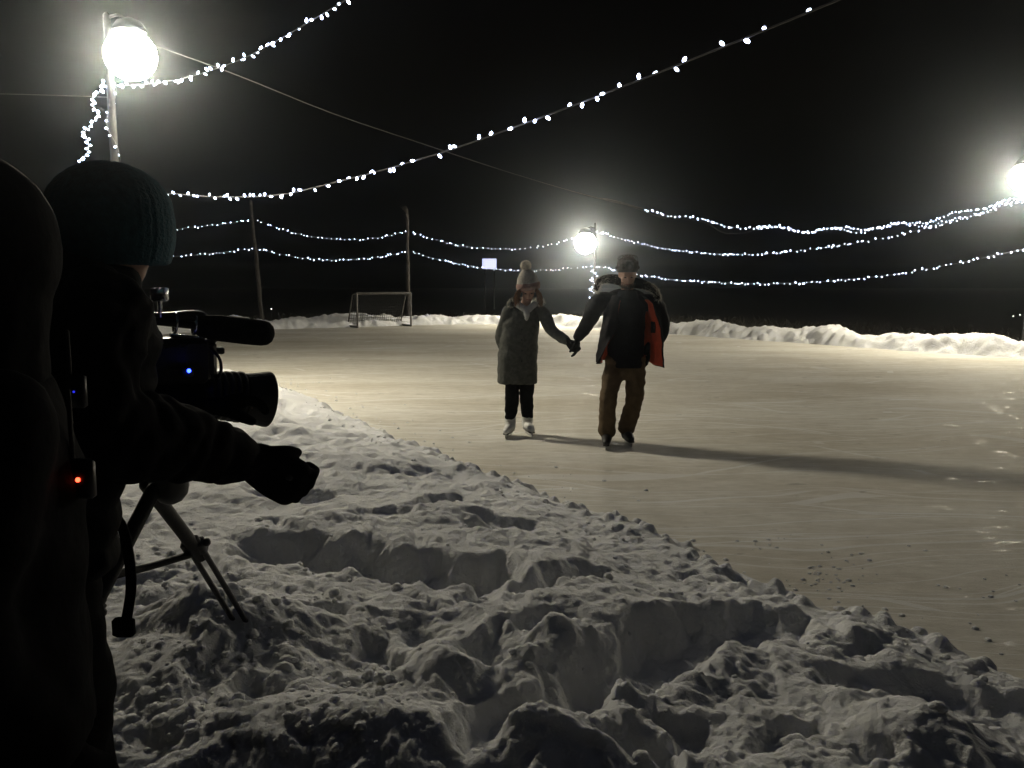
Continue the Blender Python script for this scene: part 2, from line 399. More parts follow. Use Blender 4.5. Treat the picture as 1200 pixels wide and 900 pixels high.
Xg, Yg = Rg * np.sin(Tg), Rg * np.cos(Tg)
Zg = near_height(Xg, Yg)
for _ in range(2):                                                # soft powder: relax the sheet a little
    Zp = np.pad(Zg, 1, 'edge'); Zg = 0.4 * Zg + 0.15 * (Zp[2:, 1:-1] + Zp[:-2, 1:-1] + Zp[1:-1, 2:] + Zp[1:-1, :-2])
Zl = Zg.copy()
for _ in range(6):
    Zp = np.pad(Zl, 1, 'edge'); Zl = 0.2 * (Zl + Zp[2:, 1:-1] + Zp[:-2, 1:-1] + Zp[1:-1, 2:] + Zp[1:-1, :-2])
_P = np.stack([Xg, Yg, Zl], -1); _n = np.cross(np.gradient(_P, axis=1), np.gradient(_P, axis=0)); _n /= np.linalg.norm(_n, axis=-1, keepdims=True) + 1e-12
_n *= np.sign(_n[..., 2:3]); _q = (Zg > 0.02)
_d = 0.008 * fbm(Xg * 9 + Zg * 8, Yg * 9 - Zg * 10, 4, 201, 0.6) + 0.0022 * fbm(Xg * 60 + Zg * 50, Yg * 60 - Zg * 55, 2, 205, 0.6) + 0.004 * np.maximum(0, fbm(Xg * 24 + Zg * 21, Yg * 24 - Zg * 23, 3, 203, 0.6))
_d = np.where(_q, _d, 0)
Xg0, Yg0 = Xg.copy(), Yg.copy(); Xg = Xg + _n[..., 0] * _d; Yg = Yg + _n[..., 1] * _d; Zg = Zg + _n[..., 2] * _d
cen = (Zg[:-1, :-1] + Zg[1:, 1:] + Zg[:-1, 1:] + Zg[1:, :-1]) / 4
ag = Xg[:-1, :-1] * EA[0] + Yg[:-1, :-1] * EA[1]
nb = grid_mesh('snowbank_near', Xg, Yg, Zg, SNOW, (cen > -0.085) & (ag < 27.5)); nb['kind'] = 'structure'
def snow_z(x, y): return float(near_height(np.array([[x]], float), np.array([[y]], float))[0, 0])

ic = MB()
c4 = [xy(-40, -2), xy(-40, RIGHT_N + 0.6), xy(END_A + 0.6, RIGHT_N + 0.6), xy(END_A + 0.6, 0.0)]
ic.rings([[(*p, -0.27) for p in c4], [(*p, 0.0) for p in c4]])
io = build(ic, 'ice_rink', ICE, None, False); io['kind'] = 'structure'

# far bank: one ridge that follows the right side, the far end and turns back along the left side
path = [(-22.0, RIGHT_N + 0.8), (6.0, RIGHT_N + 0.35), (14, RIGHT_N + 0.1), (22.0, RIGHT_N)]
for k in range(1, 8):
    t = R(90) * k / 8; path.append((END_A - 4 + 4 * math.sin(t), RIGHT_N - 4 + 4 * math.cos(t)))
path += [(END_A, RIGHT_N - 4), (END_A, 12), (END_A, 7.5)]
for k in range(1, 6):
    t = R(90) * k / 6; path.append((END_A - 3.5 + 3.5 * math.cos(t), 7.0 - 3.5 * math.sin(t)))
path += [(24.5, 3.4), (18.0, 3.3)]
pp = np.array([xy(a, n) for a, n in path]); sl_ = np.r_[0, np.cumsum(np.hypot(*np.diff(pp, axis=0).T))]
NS, NW = 1300, 46
tt = np.linspace(0, sl_[-1], NS); cx = np.interp(tt, sl_, pp[:, 0]); cy = np.interp(tt, sl_, pp[:, 1])
ker = np.ones(31) / 31
cxs, cys = [np.convolve(np.pad(c, 15, 'edge'), ker, 'valid') for c in (cx, cy)]
tx, ty = np.gradient(cxs), np.gradient(cys); ln = np.hypot(tx, ty); nx, ny = ty / ln, -tx / ln      # outwards
sgn = 1.0
wv = np.r_[np.linspace(-0.5, 1.4, 34), np.linspace(1.5, 3.2, NW - 34)]
Sg, Wg = np.meshgrid(np.arange(NS), wv, indexing='ij')
Xb, Yb = cxs[Sg] + nx[Sg] * Wg, cys[Sg] + ny[Sg] * Wg
wb = Wg + 0.16 * fbm(Xb * 0.9, Yb * 0.9, 3, 101) + 0.05 * fbm(Xb * 4, Yb * 4, 2, 102)
ridge = 0.37 + 0.15 * fbm(Xb * 0.55, Yb * 0.55, 3, 103)
Zb = -0.06 + ridge * sstep(-0.15, 0.62, wb) - (ridge + 0.30) * sstep(0.75, 2.6, wb)
bm_ = sstep(-0.1, 0.25, wb) * sstep(2.4, 1.4, wb)
for sc, am, sd in ((1.9, 0.06, 111), (4.6, 0.06, 113), (9.5, 0.045, 117)):
    f1, rid = worley(Xb * sc, Yb * sc, sd); Zb += am * bm_ * rid * sstep(-0.3, 0.4, fbm(Xb * 0.7 + sd, Yb * 0.7, 2, sd + 1)) * np.clip(1 - (f1 / (0.3 + 0.4 * rid)) ** 2, 0, 1) ** 0.7
Zb += bm_ * 0.03 * fbm(Xb * 5, Yb * 5, 3, 119)
fb_ = grid_mesh('snowbank_far', Xb, Yb, Zb, SNOW); fb_['kind'] = 'structure'

# loose crumbs on the ice
cr_ = MB(); rc = random.Random(11)
def crumb(x, y, r_):
    k = 6; h = r_ * rc.uniform(0.25, 0.6)
    r1 = [(x + r_ * rc.uniform(0.7, 1.2) * math.cos(2 * math.pi * j / k), y + r_ * rc.uniform(0.7, 1.2) * math.sin(2 * math.pi * j / k), -0.004) for j in range(k)]
    r2 = [(x + (p[0] - x) * 0.72, y + (p[1] - y) * 0.72, h * rc.uniform(0.6, 0.9)) for p in r1]
    r3 = [(x + (p[0] - x) * 0.3, y + (p[1] - y) * 0.3, h) for p in r1]
    cr_.rings([r1, r2, r3])
for _ in range(260):
    a = rc.uniform(-2, 14); n = edge_n(a) + abs(rc.gauss(0, 0.35)) + 0.05; x, y = xy(a, n); crumb(x, y, rc.choice([0.006, 0.008, 0.012, 0.02]))
for (px, py, c_, s_) in ((965, 680, 40, 16), (985, 652, 12, 10), (1060, 655, 5, 30), (1150, 690, 14, 26), (900, 640, 8, 16)):
    for _ in range(c_):
        q = G(px + rc.gauss(0, s_ * 1.6), py + rc.gauss(0, s_ * 0.5)); crumb(q[0], q[1], rc.uniform(0.006, 0.018))
co_ = build(cr_, 'snow_crumbs', SNOW); co_['kind'] = 'stuff'


# loose clods lying on the near bank
cl_ = MB(); rk = random.Random(17); spots = []
for _ in range(1100):
    if rk.random() < 0.35:
        a = rk.uniform(-1.5, 13); n = edge_n(a) - abs(rk.gauss(0.05, 0.25)); p = xy(a, n)
    elif rk.random() < 0.55: p = G(rk.uniform(110, 480), rk.uniform(640, 900), 0.28)[:2]
    else: p = G(rk.uniform(130, 1200), rk.uniform(520, 900), 0.28)[:2]
    spots.append(p)
spots = np.array(spots); zs = near_height(spots[:, :1], spots[:, 1:2])[:, 0]; gate_ = fbm(spots[:, 0] * 1.7, spots[:, 1] * 1.7, 2, 301)
for p, z, g_ in zip(spots, zs, gate_):
    if z < 0.04 or g_ < -0.12: continue
    r_ = min(0.026, 0.006 * math.exp(abs(rk.gauss(0, 0.7)))) ; e_ = [rk.uniform(0.75, 1.3) for _ in range(3)]; t0 = rk.uniform(0, 6.28)
    rg = []
    for q, f_ in ((-0.75, 0.55), (-0.2, 1.0), (0.4, 0.9), (0.85, 0.42)):
        rg.append([(p[0] + e_[0] * r_ * f_ * rk.uniform(.82, 1.15) * math.cos(t0 + j * 1.047), p[1] + e_[1] * r_ * f_ * rk.uniform(.82, 1.15) * math.sin(t0 + j * 1.047), z + r_ * 0.12 + e_[2] * r_ * q * 0.8) for j in range(6)])
    cl_.rings(rg)
so_ = build(cl_, 'snow_clods', SNOW); so_['kind'] = 'stuff'
# ------------------------------------------------------------------ floodlights, poles, fairy lights
METAL = mat('pole_metal', (0.018, 0.018, 0.018), 0.7, 0.3, 12, 0.1, 60, metal=0.0)
WOOD = mat('weathered_pole_wood', (0.035, 0.030, 0.026), 0.85, 0.6, 14, 0.5, 50)
CABLE = mat('pale_cable', (0.10, 0.095, 0.09), 0.6, 0.1, 30)
GLOBE = mat('lit_lamp_globe', (0.9, 0.9, 0.85), 0.4, 0.0, 5, emit=(1.0, 0.95, 0.82), estr=60)
BULB = mat('lit_led_bulb', (0.8, 0.85, 0.95), 0.3, 0.0, 5, emit=(0.62, 0.70, 1.0), estr=24)
BULB_DIM = mat('dim_led_bulb', (0.7, 0.75, 0.85), 0.3, 0.0, 5, emit=(0.72, 0.82, 1.0), estr=5)
BULB_ROW = mat('lit_led_bulb_row', (0.8, 0.85, 0.95), 0.3, 0.0, 5, emit=(0.62, 0.72, 1.0), estr=20)
for _m in (BULB_ROW, BULB_DIM): _m.cycles.emission_sampling = 'NONE'
def floodlight(label, base, gpos, gr, top, power):
    base = np.array([base[0], base[1], 0.0]); gpos = np.array(gpos)
    root = empty('floodlight', base, label, 'floodlight', 'globe floodlights round the rink')
    m = MB(); m.tube([base + (0, 0, -0.25), base + (0, 0, 1.5), base + (0, 0, top)], [0.065, 0.058, 0.045], 14); build(m, 'pole', METAL, root, True, base)
    m = MB(); a = base + (0, 0, gpos[2] + gr * 1.45); b = gpos + (0, 0, gr * 1.3)
    m.tube([a, (a + b) / 2 + (0, 0, 0.06), b], 0.024, 8); build(m, 'arm', METAL, root, True, base)
    m = MB(); k = 20
    rg = []
    for rr_, zz in ((0.10, 1.45), (0.45, 1.30), (0.62, 1.05), (0.66, 0.90), (0.60, 0.88)):
        rg.append([gpos + (gr * rr_ * math.cos(2 * math.pi * j / k), gr * rr_ * math.sin(2 * math.pi * j / k), gr * zz) for j in range(k)])
    m.rings(rg); build(m, 'cap', METAL, root, True, base)
    m = MB(); m.ell(gpos, (gr, gr, gr * 0.97), 18, 12); build(m, 'globe', GLOBE, root, True, base)
    l = bpy.data.lights.new('floodlight_lamp', 'POINT'); l.energy = power; l.color = FLOOD_COL; l.shadow_soft_size = gr * 1.12
    lo = bpy.data.objects.new('floodlight_lamp', l); col.objects.link(lo); lo.parent = root; lo.location = tuple(gpos - base)
    return root
Y1 = 11.45
L1 = P(153, 65, Y1); B1 = P(146, 400, Y1)[:2]
floodlight('tall floodlight with a glaring white globe on the snowbank behind the cameraman', B1, L1, 0.33, L1[2] + 0.5, FLOOD_POWER)
B2 = line_n(697, RIGHT_N + 2.2); L2 = P(686, 285, B2[1] - 0.1)
floodlight('far floodlight with lit globe seen between the two skaters', B2, L2, 0.42, P(697, 262, B2[1])[2], FLOOD_POWER * 1.4)
B3 = line_n(1206, RIGHT_N + 2.8); L3 = P(1200, 208, B3[1] - 0.08)
floodlight('floodlight at the edge of the snowbank where the most light strings gather', B3, L3, 0.32, L3[2] + 0.5, FLOOD_POWER * 1.4)

def wood_pole(label, lo, hi, r0, ragged=False):
    lo, hi = np.array(lo), np.array(hi); base = np.array([lo[0], lo[1], 0])
    root = empty('wooden_pole', base, label, 'pole', 'wooden poles carrying the light strings')
    m = MB(); pts = []; rd = []
    for k in range(12):
        t = k / 11; p = lo + (hi - lo) * t; pts.append(p + (random.uniform(-.012, .012), random.uniform(-.012, .012), 0)); rd.append(r0 * (1 - 0.35 * t) * random.uniform(0.9, 1.1))
    m.tube(pts, rd, 10); build(m, 'trunk', WOOD, root, True, base)
    if ragged:
        m = MB()
        for k in range(16):
            s0 = hi + (0, 0, -random.uniform(0.0, 0.75)); d = np.array([random.uniform(-0.32, 0.12), random.uniform(-.2, .2), random.uniform(0.05, 0.3)])
            m.tube([s0, s0 + d * 0.5 + (0, 0, .02), s0 + d], [0.022, 0.014, 0.004], 6)
        build(m, 'twig_tuft', WOOD, root, True, base)
    return root
AP = END_A + 1.1
q = line_a(478, AP); PA = (P(479, 382, q[1]), P(477, 246, q[1]))
wood_pole('upright wooden pole with a ragged top directly behind the hockey goal', PA[0], PA[1], 0.085, True)
q = line_a(300, AP); PB = (P(307, 376, q[1]), P(294, 236, q[1]))
wood_pole('slightly leaning wooden pole on the far snowbank above the microphone', PB[0], PB[1], 0.085)
q = line_a(112, AP + 0.2); PC = (np.array([q[0], q[1], 0]), np.array([q[0], q[1], 4.0]))
wood_pole('wooden pole at the far rink corner hidden behind the cameraman', PC[0], PC[1], 0.085)
D12 = np.array([0.72, -0.69]); B0 = B1 + D12 * 16.5
wood_pole('tall wooden pole at the near end of the rink holding the overhead strings', (B0[0], B0[1], 0), (B0[0], B0[1], 5.3), 0.09)

def interp_path(pts, step=0.03):
    """smooth (Catmull-Rom) through 3D points"""
    pts = [np.array(p, float) for p in pts]; out = []; n = len(pts)
    h = [np.linalg.norm(pts[i + 1] - pts[i]) + 1e-6 for i in range(n - 1)]
    sl = [(pts[i + 1] - pts[i]) / h[i] for i in range(n - 1)]
    tg = [sl[0]] + [(sl[i - 1] * h[i] + sl[i] * h[i - 1]) / (h[i] + h[i - 1]) for i in range(1, n - 1)] + [sl[-1]]
    for i in range(n - 1):
        m_ = max(2, int(h[i] / step))
        for k in range(m_):
            t = k / m_; a_, b_ = (2 * t ** 3 - 3 * t * t + 1), (t ** 3 - 2 * t * t + t)
            out.append(a_ * pts[i] + b_ * h[i] * tg[i] + (1 - a_) * pts[i + 1] + (t ** 3 - t * t) * h[i] * tg[i + 1])
    out.append(pts[-1]); return out
def on_plane(A, B, px):
    """points where picture rays meet the upright plane through the two supports A and B"""
    A, B = np.array(A[:2]), np.array(B[:2]); d = B - A; nrm = np.array([-d[1], d[0]]); out = []
    for x, y in px:
        r_ = ray(x, y); t = np.dot(A, nrm) / np.dot(r_[:2], nrm); out.append(np.array([0, 0, CAM_H]) + r_ * t)
    return out
def bulb_shape(mb, p, d, r_, ln):
    d, u, v = frame_of(d); rings = []
    for q, f in ((0.0, 0.45), (0.25, 0.9), (0.6, 1.0), (0.88, 0.65), (1.0, 0.15)):
        rings.append([p + d * ln * q + (u * math.cos(2 * math.pi * j / 6) + v * math.sin(2 * math.pi * j / 6)) * r_ * f for j in range(6)])
    mb.rings(rings)
rb = random.Random(21)
BME = {}
def bulb_mesh(r_, ln, m_=None):
    m_ = m_ or BULB
    if (r_, ln, m_.name) not in BME:
        m = MB(); bulb_shape(m, np.zeros(3), (0, 0, 1), r_, ln); me = m.mesh('bulb'); me.materials.append(m_); me.polygons.foreach_set('use_smooth', [True] * len(me.polygons)); BME[(r_, ln, m_.name)] = me
    return BME[(r_, ln, m_.name)]
def light_string(label, pts, spacing, crad, brad, blen, single, lit=(0.0, 1.0), jit=0.35, step=0.1, group=None, twist=0.0):
    path = interp_path(pts, step)
    if twist:
        path = [p + twist * np.array([math.cos(i * 0.55), math.sin(i * 0.55) * 0.6, math.sin(i * 0.37)]) for i, p in enumerate(path)]
    org = np.array(path[0]); root = empty('light_string', org, label, 'string lights', group or 'fairy light strings over the rink')
    m = MB(); m.tube(path, crad, 6, False); build(m, 'cable', CABLE, root, True, org)
    arr = np.array(path); sl = np.r_[0, np.cumsum(np.linalg.norm(np.diff(arr, axis=0), axis=1))]; tot = sl[-1]
    s = lit[0] * tot; bright, dim = MB(), MB()
    while s < lit[1] * tot:
        p = np.array([np.interp(s, sl, arr[:, k]) for k in range(3)]); t = np.array([np.interp(min(s + .05, tot), sl, arr[:, k]) for k in range(3)]) - p
        t /= np.linalg.norm(t) + 1e-9
        _, u, v = frame_of(t); an_ = rb.uniform(0, 6.283); d = u * math.cos(an_) + v * math.sin(an_) + t * rb.uniform(-.8, .8)
        d = d / np.linalg.norm(d); p0 = p + d * (crad + 0.002)
        if single:
            o = bpy.data.objects.new('bulb', bulb_mesh(brad, blen, BULB if rb.random() < 0.68 else BULB_DIM)); col.objects.link(o); o.parent = root
            o.location = tuple(p0 - org); o.rotation_mode = 'QUATERNION'; o.rotation_quaternion = Vector(tuple(d)).to_track_quat('Z', 'Y')
        else:
            bulb_shape(bright if rb.random() < 0.68 else dim, p0, d, brad * rb.uniform(0.75, 1.15), blen * rb.uniform(0.7, 1.2))
        s += spacing * (1 + rb.uniform(-jit, jit))
    if not single:
        o = build(bright, 'bulb_row', BULB_ROW, root, True, org); o['kind'] = 'stuff'
        if dim.v: o = build(dim, 'dim_bulb_row', BULB_DIM, root, True, org); o['kind'] = 'stuff'
    return root
B1v = np.array([B1[0], B1[1]])
# two strings overhead, from the tall floodlight to the pole at the near end
pl = on_plane(B1v, B0, [(172, 99), (255, 80), (290, 66), (350, 33), (405, 0), (470, -38)])
light_string('string of separate bright bulbs rising steeply from just under the tall floodlight', [np.array([B1[0], B1[1], L1[2] - 0.38])] + pl + [np.array([B0[0], B0[1], 5.2])], 0.115, 0.005, 0.0125, 0.042, True, (0.0, 0.62))
pl = on_plane(B1v, B0, [(195, 227), (260, 231), (330, 228), (400, 212), (520, 178), (660, 128), (830, 62), (975, 3)])
light_string('long bulb string sweeping from the cameraman\'s hat up over the rink', [np.array([B1[0], B1[1], pl[0][2] + 0.08])] + pl + [np.array([B0[0], B0[1], 4.7])], 0.165, 0.006, 0.0115, 0.036, True, (0.0, 0.9), jit=0.85)
# cable across the rink, lit over its second half only
pl = on_plane(B1v, B3, [(270, 85), (385, 131), (500, 170), (600, 203), (700, 232), (770, 248), (850, 263), (925, 269), (1000, 268), (1080, 260), (1140, 246)])
end3 = np.array([B3[0], B3[1], P(1204, 228, B3[1])[2]])
full = [np.array([B1[0], B1[1], L1[2] + 0.33])] + pl + [end3]
m = MB(); cp = interp_path(full[:7], 0.2); m.tube(cp, 0.006, 6, False)
tag(build(m, 'cable', CABLE, None, True, cp[0]), 'bare thin cable slanting down from the tall floodlight across the rink', 'cable')
light_string('wavy doubled light string joined to the bare cable\'s end', full[5:], 0.085, 0.004, 0.010, 0.036, False, (0.08, 1.0), twist=0.035)
pl2 = on_plane(B1v, B3, [(700, 233), (800, 258), (862, 271), (900, 267), (985, 272), (1060, 263), (1100, 263), (1150, 248)])
light_string('second strand of bulbs winding loosely about the wavy doubled string', pl2 + [end3 + (0, 0, -0.05)], 0.11, 0.004, 0.010, 0.036, False, (0.3, 1.0), twist=0.05)
# upper and lower strings round the far side
def span(label, A, B, px, **kw):
    light_string(label, on_plane(A, B, px), 0.15, 0.0045, 0.0105, 0.05, False, jit=0.6, **kw)
def Xof(pole, y0): return pole[1][:2]
span('upper light string running from the leaning pole back behind the cameraman', PC[1], PB[1], [(112, 262), (160, 271), (200, 269), (250, 264), (296, 257)])
span('lower light string running from the leaning pole back behind the cameraman', PC[1], PB[1], [(112, 292), (150, 300), (190, 301), (250, 297), (299, 291)])
span('upper light string sagging between the leaning pole and the goal pole', PB[1], PA[1], [(296, 257), (345, 273), (400, 281), (440, 279), (478, 271)])
span('lower light string sagging between the leaning pole and the goal pole', PB[1], PA[1], [(299, 291), (345, 301), (395, 305), (440, 302), (478, 294)])
span('upper light string between the goal pole and the far floodlight', PA[1], B2, [(478, 271), (530, 286), (590, 292), (640, 288), (697, 272)])
span('lower light string between goal pole and far floodlight, passing behind the pompom', PA[1], B2, [(478, 294), (530, 308), (600, 317), (650, 316), (697, 311)])
span('upper light string from the far floodlight to the bulb-crowded one', B2, B3, [(697, 270), (740, 283), (800, 294), (880, 298), (960, 291), (1080, 269), (1150, 250), (1203, 232)])
span('lower light string passing behind the man\'s cap towards the bulb-crowded floodlight', B2, B3, [(697, 311), (760, 324), (860, 332), (950, 331), (1030, 324), (1120, 309), (1203, 291)])
# bulbs wound down two of the floodlight poles
def wrap(label, base, z0, z1, turns, rr_, n, sp, br, bl, single, drift=0.0):
    pts = []
    for k in range(n + 1):
        t = k / n; a = turns * 2 * math.pi * t
        pts.append(np.array([base[0] + rr_ * math.cos(a) + drift * t, base[1] + rr_ * math.sin(a), z0 + (z1 - z0) * t]))
    light_string(label, pts, sp, 0.005, br, bl, single, (0, 1), step=0.06, group='bulb strings hung down the floodlight poles')
wrap('bulb string dangling loosely down the tall floodlight pole', B1v + (-0.09, -0.06), L1[2] - 0.35, P(108, 190, Y1)[2], 2.5, 0.045, 22, 0.035, 0.014, 0.04, True, drift=-0.32)
wrap('thin straight bulb string taped down the tall floodlight pole', B1v, L1[2] - 0.35, P(140, 195, Y1)[2], 1.2, 0.07, 18, 0.12, 0.012, 0.035, True)
wrap('short bulb string wound down the far floodlight pole beside the man\'s shoulder', np.array(B2), P(697, 312, B2[1])[2], P(692, 356, B2[1])[2], 4, 0.10, 40, 0.06, 0.013, 0.05, False, drift=-0.12)
m = MB(); m.tube(interp_path([P(-260, 112, 12.0), P(0, 110, 11.8), np.array([B1[0], B1[1], P(146, 114, Y1)[2]])], 0.3), 0.005, 6, False)
tag(build(m, 'cable', CABLE, None, True, P(-260, 112, 12.0)), 'thin dark cable running level from the tall floodlight pole away from the rink', 'cable')

# ------------------------------------------------------------------ hockey goal
gl = np.array([*line_a(413, END_A - 0.55), 0.0])
root = empty('hockey_goal', gl, 'grey steel hockey goal with dark net on the ice at the far snowbank', 'goal')
e_w = np.array([*EN, 0]); e_d = np.array([*EA, 0]); W_, H_, D_, DT = 2.1, 1.24, 0.95, 0.42
gs = P(419, 384, gl[1]); gl0 = np.array([gs[0], gl[1], 0]) 
GOALM = mat('goal_paint', (0.10, 0.095, 0.09), 0.55, 0.35, 10, 0.1, 40)
NETM = mat('net_cord', (0.05, 0.05, 0.05), 0.9, 0.2, 10)
up = np.array([0, 0, 1.0]); A0, A1 = gl0, gl0 + e_w * W_
def part(name, paths, r_, m_=GOALM):
    mm = MB()
    for p in paths: mm.tube(p, r_, 8)
    return build(mm, name, m_, root, True, gl)
part('post', [[A0, A0 + up * H_]], 0.035); part('post', [[A1, A1 + up * H_]], 0.035)
part('crossbar', [[A0 + up * H_, A1 + up * H_]], 0.035)
part('base_frame', [[A0 + up * .03, A0 + e_d * D_ + up * .03, A1 + e_d * D_ + up * .03, A1 + up * .03]], 0.045)
for s_ in (A0, A1): part('rear_brace', [[s_ + up * H_, s_ + e_d * DT + up * H_ * 0.96, s_ + e_d * D_ + up * 0.03]], 0.026)
part('top_bar', [[A0 + e_d * DT + up * H_ * .96, A1 + e_d * DT + up * H_ * .96]], 0.02)
nm_ = MB()
for k in range(1, 24):
    t = k / 24; s_ = A0 + e_w * W_ * t; nm_.tube([s_ + up * H_, s_ + e_d * DT + up * H_ * .96, s_ + e_d * D_ + up * .03], 0.006, 4, False)
for k in range(1, 16):
    t = k / 16
    f_ = lambda q: q + (e_d * DT * t / 0.27 if t < 0.27 else e_d * (DT + (D_ - DT) * (t - .27) / .73)) + up * (H_ - (H_ * .04 * t / .27 if t < .27 else H_ * (.04 + .94 * (t - .27) / .73)))
    nm_.tube([f_(A0), f_(A1)], 0.006, 4, False)
for s_ in (A0, A1):
    for k in range(1, 8):
        z = H_ * k / 8; nm_.tube([s_ + up * z, s_ + e_d * (D_ + (DT - D_) * z / H_) + up * z], 0.005, 4, False)
build(nm_, 'net', NETM, root, False, gl)['kind'] = 'stuff'

# ------------------------------------------------------------------ far backlit sign, far lamps, scrub
SY = 62.0; c = P(573.5, 309, SY); sb = np.array([c[0], c[1], -0.3])
root = empty('backlit_sign', sb, 'small glowing bluish white rectangular sign far behind the rink', 'sign')
SCR = mat('sign_glow', (0.8, 0.8, 0.9), 0.4, 0.0, 3, emit=(0.60, 0.64, 1.0), estr=1.3)
DARKM = mat('dark_painted_metal', (0.02, 0.02, 0.022), 0.6, 0.2, 10)
m = MB(); m.box(c + (0, 0.10, 0), (0.56, 0.08, 0.41), None, 0.02); build(m, 'case', DARKM, root, False, sb)
m = MB(); m.box(c + (0, 0.012, 0), (0.51, 0.012, 0.36)); build(m, 'screen', SCR, root, False, sb)
for dx in (-0.35, 0.35):
    m = MB(); m.tube([(c[0] + dx, c[1] + 0.1, -0.3), (c[0] + dx, c[1] + 0.1, c[2] - 0.38)], 0.05, 8); build(m, 'post', DARKM, root, True, sb)
FARL = mat('far_lamp_glow', (0.9, 0.9, 0.9), 0.4, 0, 3, emit=(1, 0.97, 0.9), estr=3)
for (x, y, Y, lb) in ((1187, 377, 46, 'lower of two tiny far lamps above the snowbank'), (1195, 372, 48, 'higher of two tiny far lamps above the snowbank'), (318, 362, 46, 'tiny lone far lamp low behind the leaning pole')):
    c = P(x, y, Y); c[2] = max(c[2], -0.2); b_ = np.array([c[0], c[1], -0.3]); root = empty('path_lamp', b_, lb, 'lamp', 'tiny far lamps')
    m = MB(); m.tube([b_, c + (0, 0, -0.02)], 0.02, 6); build(m, 'post', DARKM, root, True, b_)
    m = MB(); m.ell(c, (0.035, 0.035, 0.035), 8, 5); build(m, 'globe', FARL, root, True, b_)
m = MB(); rs = random.Random(5)
SCRUBM = mat('dead_scrub', (0.022, 0.019, 0.014), 0.95, 0.5, 3)
for _ in range(5200):
    side = rs.random()
    if side < 0.5: a, n = END_A + rs.uniform(3.2, 16), rs.uniform(-6, RIGHT_N + 8)
    else: a, n = rs.uniform(-6, END_A + 8), RIGHT_N + rs.uniform(3.4, 14)
    p = xy(a, n); h = rs.uniform(0.12, 0.42) * (0.6 + 0.5 * mnoise.noise((p[0] * .3, p[1] * .3, 0)) + 0.3)
    o = len(m.v); t = rs.uniform(0, 6.28); wdt = rs.uniform(0.01, 0.035); dx, dy = math.cos(t) * wdt, math.sin(t) * wdt; lx, ly = rs.uniform(-.25, .25), rs.uniform(-.25, .25)
    m.v += [(p[0] - dx, p[1] - dy, -0.32), (p[0] + dx, p[1] + dy, -0.32), (p[0] + lx * .5 + dx * .7, p[1] + ly * .5 + dy * .7, -0.3 + h * .6), (p[0] + lx, p[1] + ly, -0.3 + h), (p[0] + lx * .5 - dx * .7, p[1] + ly * .5 - dy * .7, -0.3 + h * .6)]
    m.f.append((o, o + 1, o + 2, o + 3, o + 4))
o = build(m, 'scrub', SCRUBM, None, False); o['kind'] = 'stuff'

# ------------------------------------------------------------------ frosty air
m = MB(); m.box((0, 60, 3.5), (262, 262, 5.2)); HZ = bpy.data.materials.new('frosty_air'); HZ.use_nodes = True; n = HZ.node_tree; n.nodes.clear()
ou = n.nodes.new('ShaderNodeOutputMaterial'); pv = n.nodes.new('ShaderNodeVolumePrincipled'); n.links.new(pv.outputs[0], ou.inputs['Volume'])
pv.inputs['Color'].default_value = (0.82, 0.91, 1, 1); pv.inputs['Density'].default_value = 0.0013; pv.inputs['Anisotropy'].default_value = 0.95
ho = build(m, 'haze', HZ, None, False, (0, 60, 0)); ho['kind'] = 'stuff'
#__PART3__
# ------------------------------------------------------------------ people
SKIN = mat('skin', (0.42, 0.25, 0.19), 0.55, 0.12, 20)
BLACKCLOTH = mat('black_cloth', (0.008, 0.008, 0.009), 0.9, 0.3, 30, 0.2, 120, spec=0.03)
NAVY = mat('navy_sweater', (0.008, 0.009, 0.012), 0.9, 0.3, 40, 0.3, 160, spec=0.15)
PARKA = mat('dark_parka_shell', (0.010, 0.0095, 0.012), 0.75, 0.3, 25, 0.25, 90, spec=0.12)
ORANGE = mat('orange_quilted_lining', (0.48, 0.07, 0.03), 0.6, 0.2, 14, 0.3, 60, spec=0.3)
BROWN = mat('brown_canvas_trousers', (0.115, 0.082, 0.048), 0.85, 0.25, 14, 0.3, 90, spec=0.15)
GREYCOAT = mat('grey_green_wool_coat', (0.075, 0.078, 0.070), 0.9, 0.25, 30, 0.3, 140, spec=0.15)
def translucent(m):
    n = m.node_tree; b = n.nodes['Principled BSDF']; o = n.nodes['Material Output']; t = n.nodes.new('ShaderNodeBsdfTranslucent'); x = n.nodes.new('ShaderNodeMixShader'); x.inputs[0].default_value = 0.5
    n.links.new(b.inputs['Base Color'].links[0].from_socket, t.inputs['Color']); n.links.new(b.outputs[0], x.inputs[1]); n.links.new(t.outputs[0], x.inputs[2]); n.links.new(x.outputs[0], o.inputs['Surface']); return m
FUR = mat('pale_fur', (0.60, 0.56, 0.50), 0.9, 0.3, 30)
DARKFUR = mat('dark_fur', (0.07, 0.063, 0.06), 0.9, 0.4, 40)
KNIT = mat('beige_knit', (0.27, 0.25, 0.22), 0.9, 0.15, 60, 0.5, 150)
KNITRED = mat('faded_red_knit', (0.20, 0.12, 0.10), 0.9, 0.2, 60, 0.5, 150)
HAIR = mat('auburn_hair', (0.20, 0.11, 0.06), 0.6, 0.3, 60)
translucent(FUR); translucent(HAIR)
SCARF = mat('pale_grey_scarf', (0.46, 0.46, 0.44), 0.9, 0.15, 30, 0.3, 120)
WHITEBOOT = mat('white_skate_leather', (0.72, 0.72, 0.70), 0.5, 0.08, 20)
BLACKBOOT = mat('black_skate_leather', (0.015, 0.015, 0.016), 0.45, 0.2, 20)
STEEL = mat('skate_steel', (0.55, 0.56, 0.58), 0.25, 0.1, 20, metal=1.0)
TEAL = mat('teal_knit_hat', (0.02, 0.075, 0.10), 0.9, 0.2, 60, 0.5, 150)
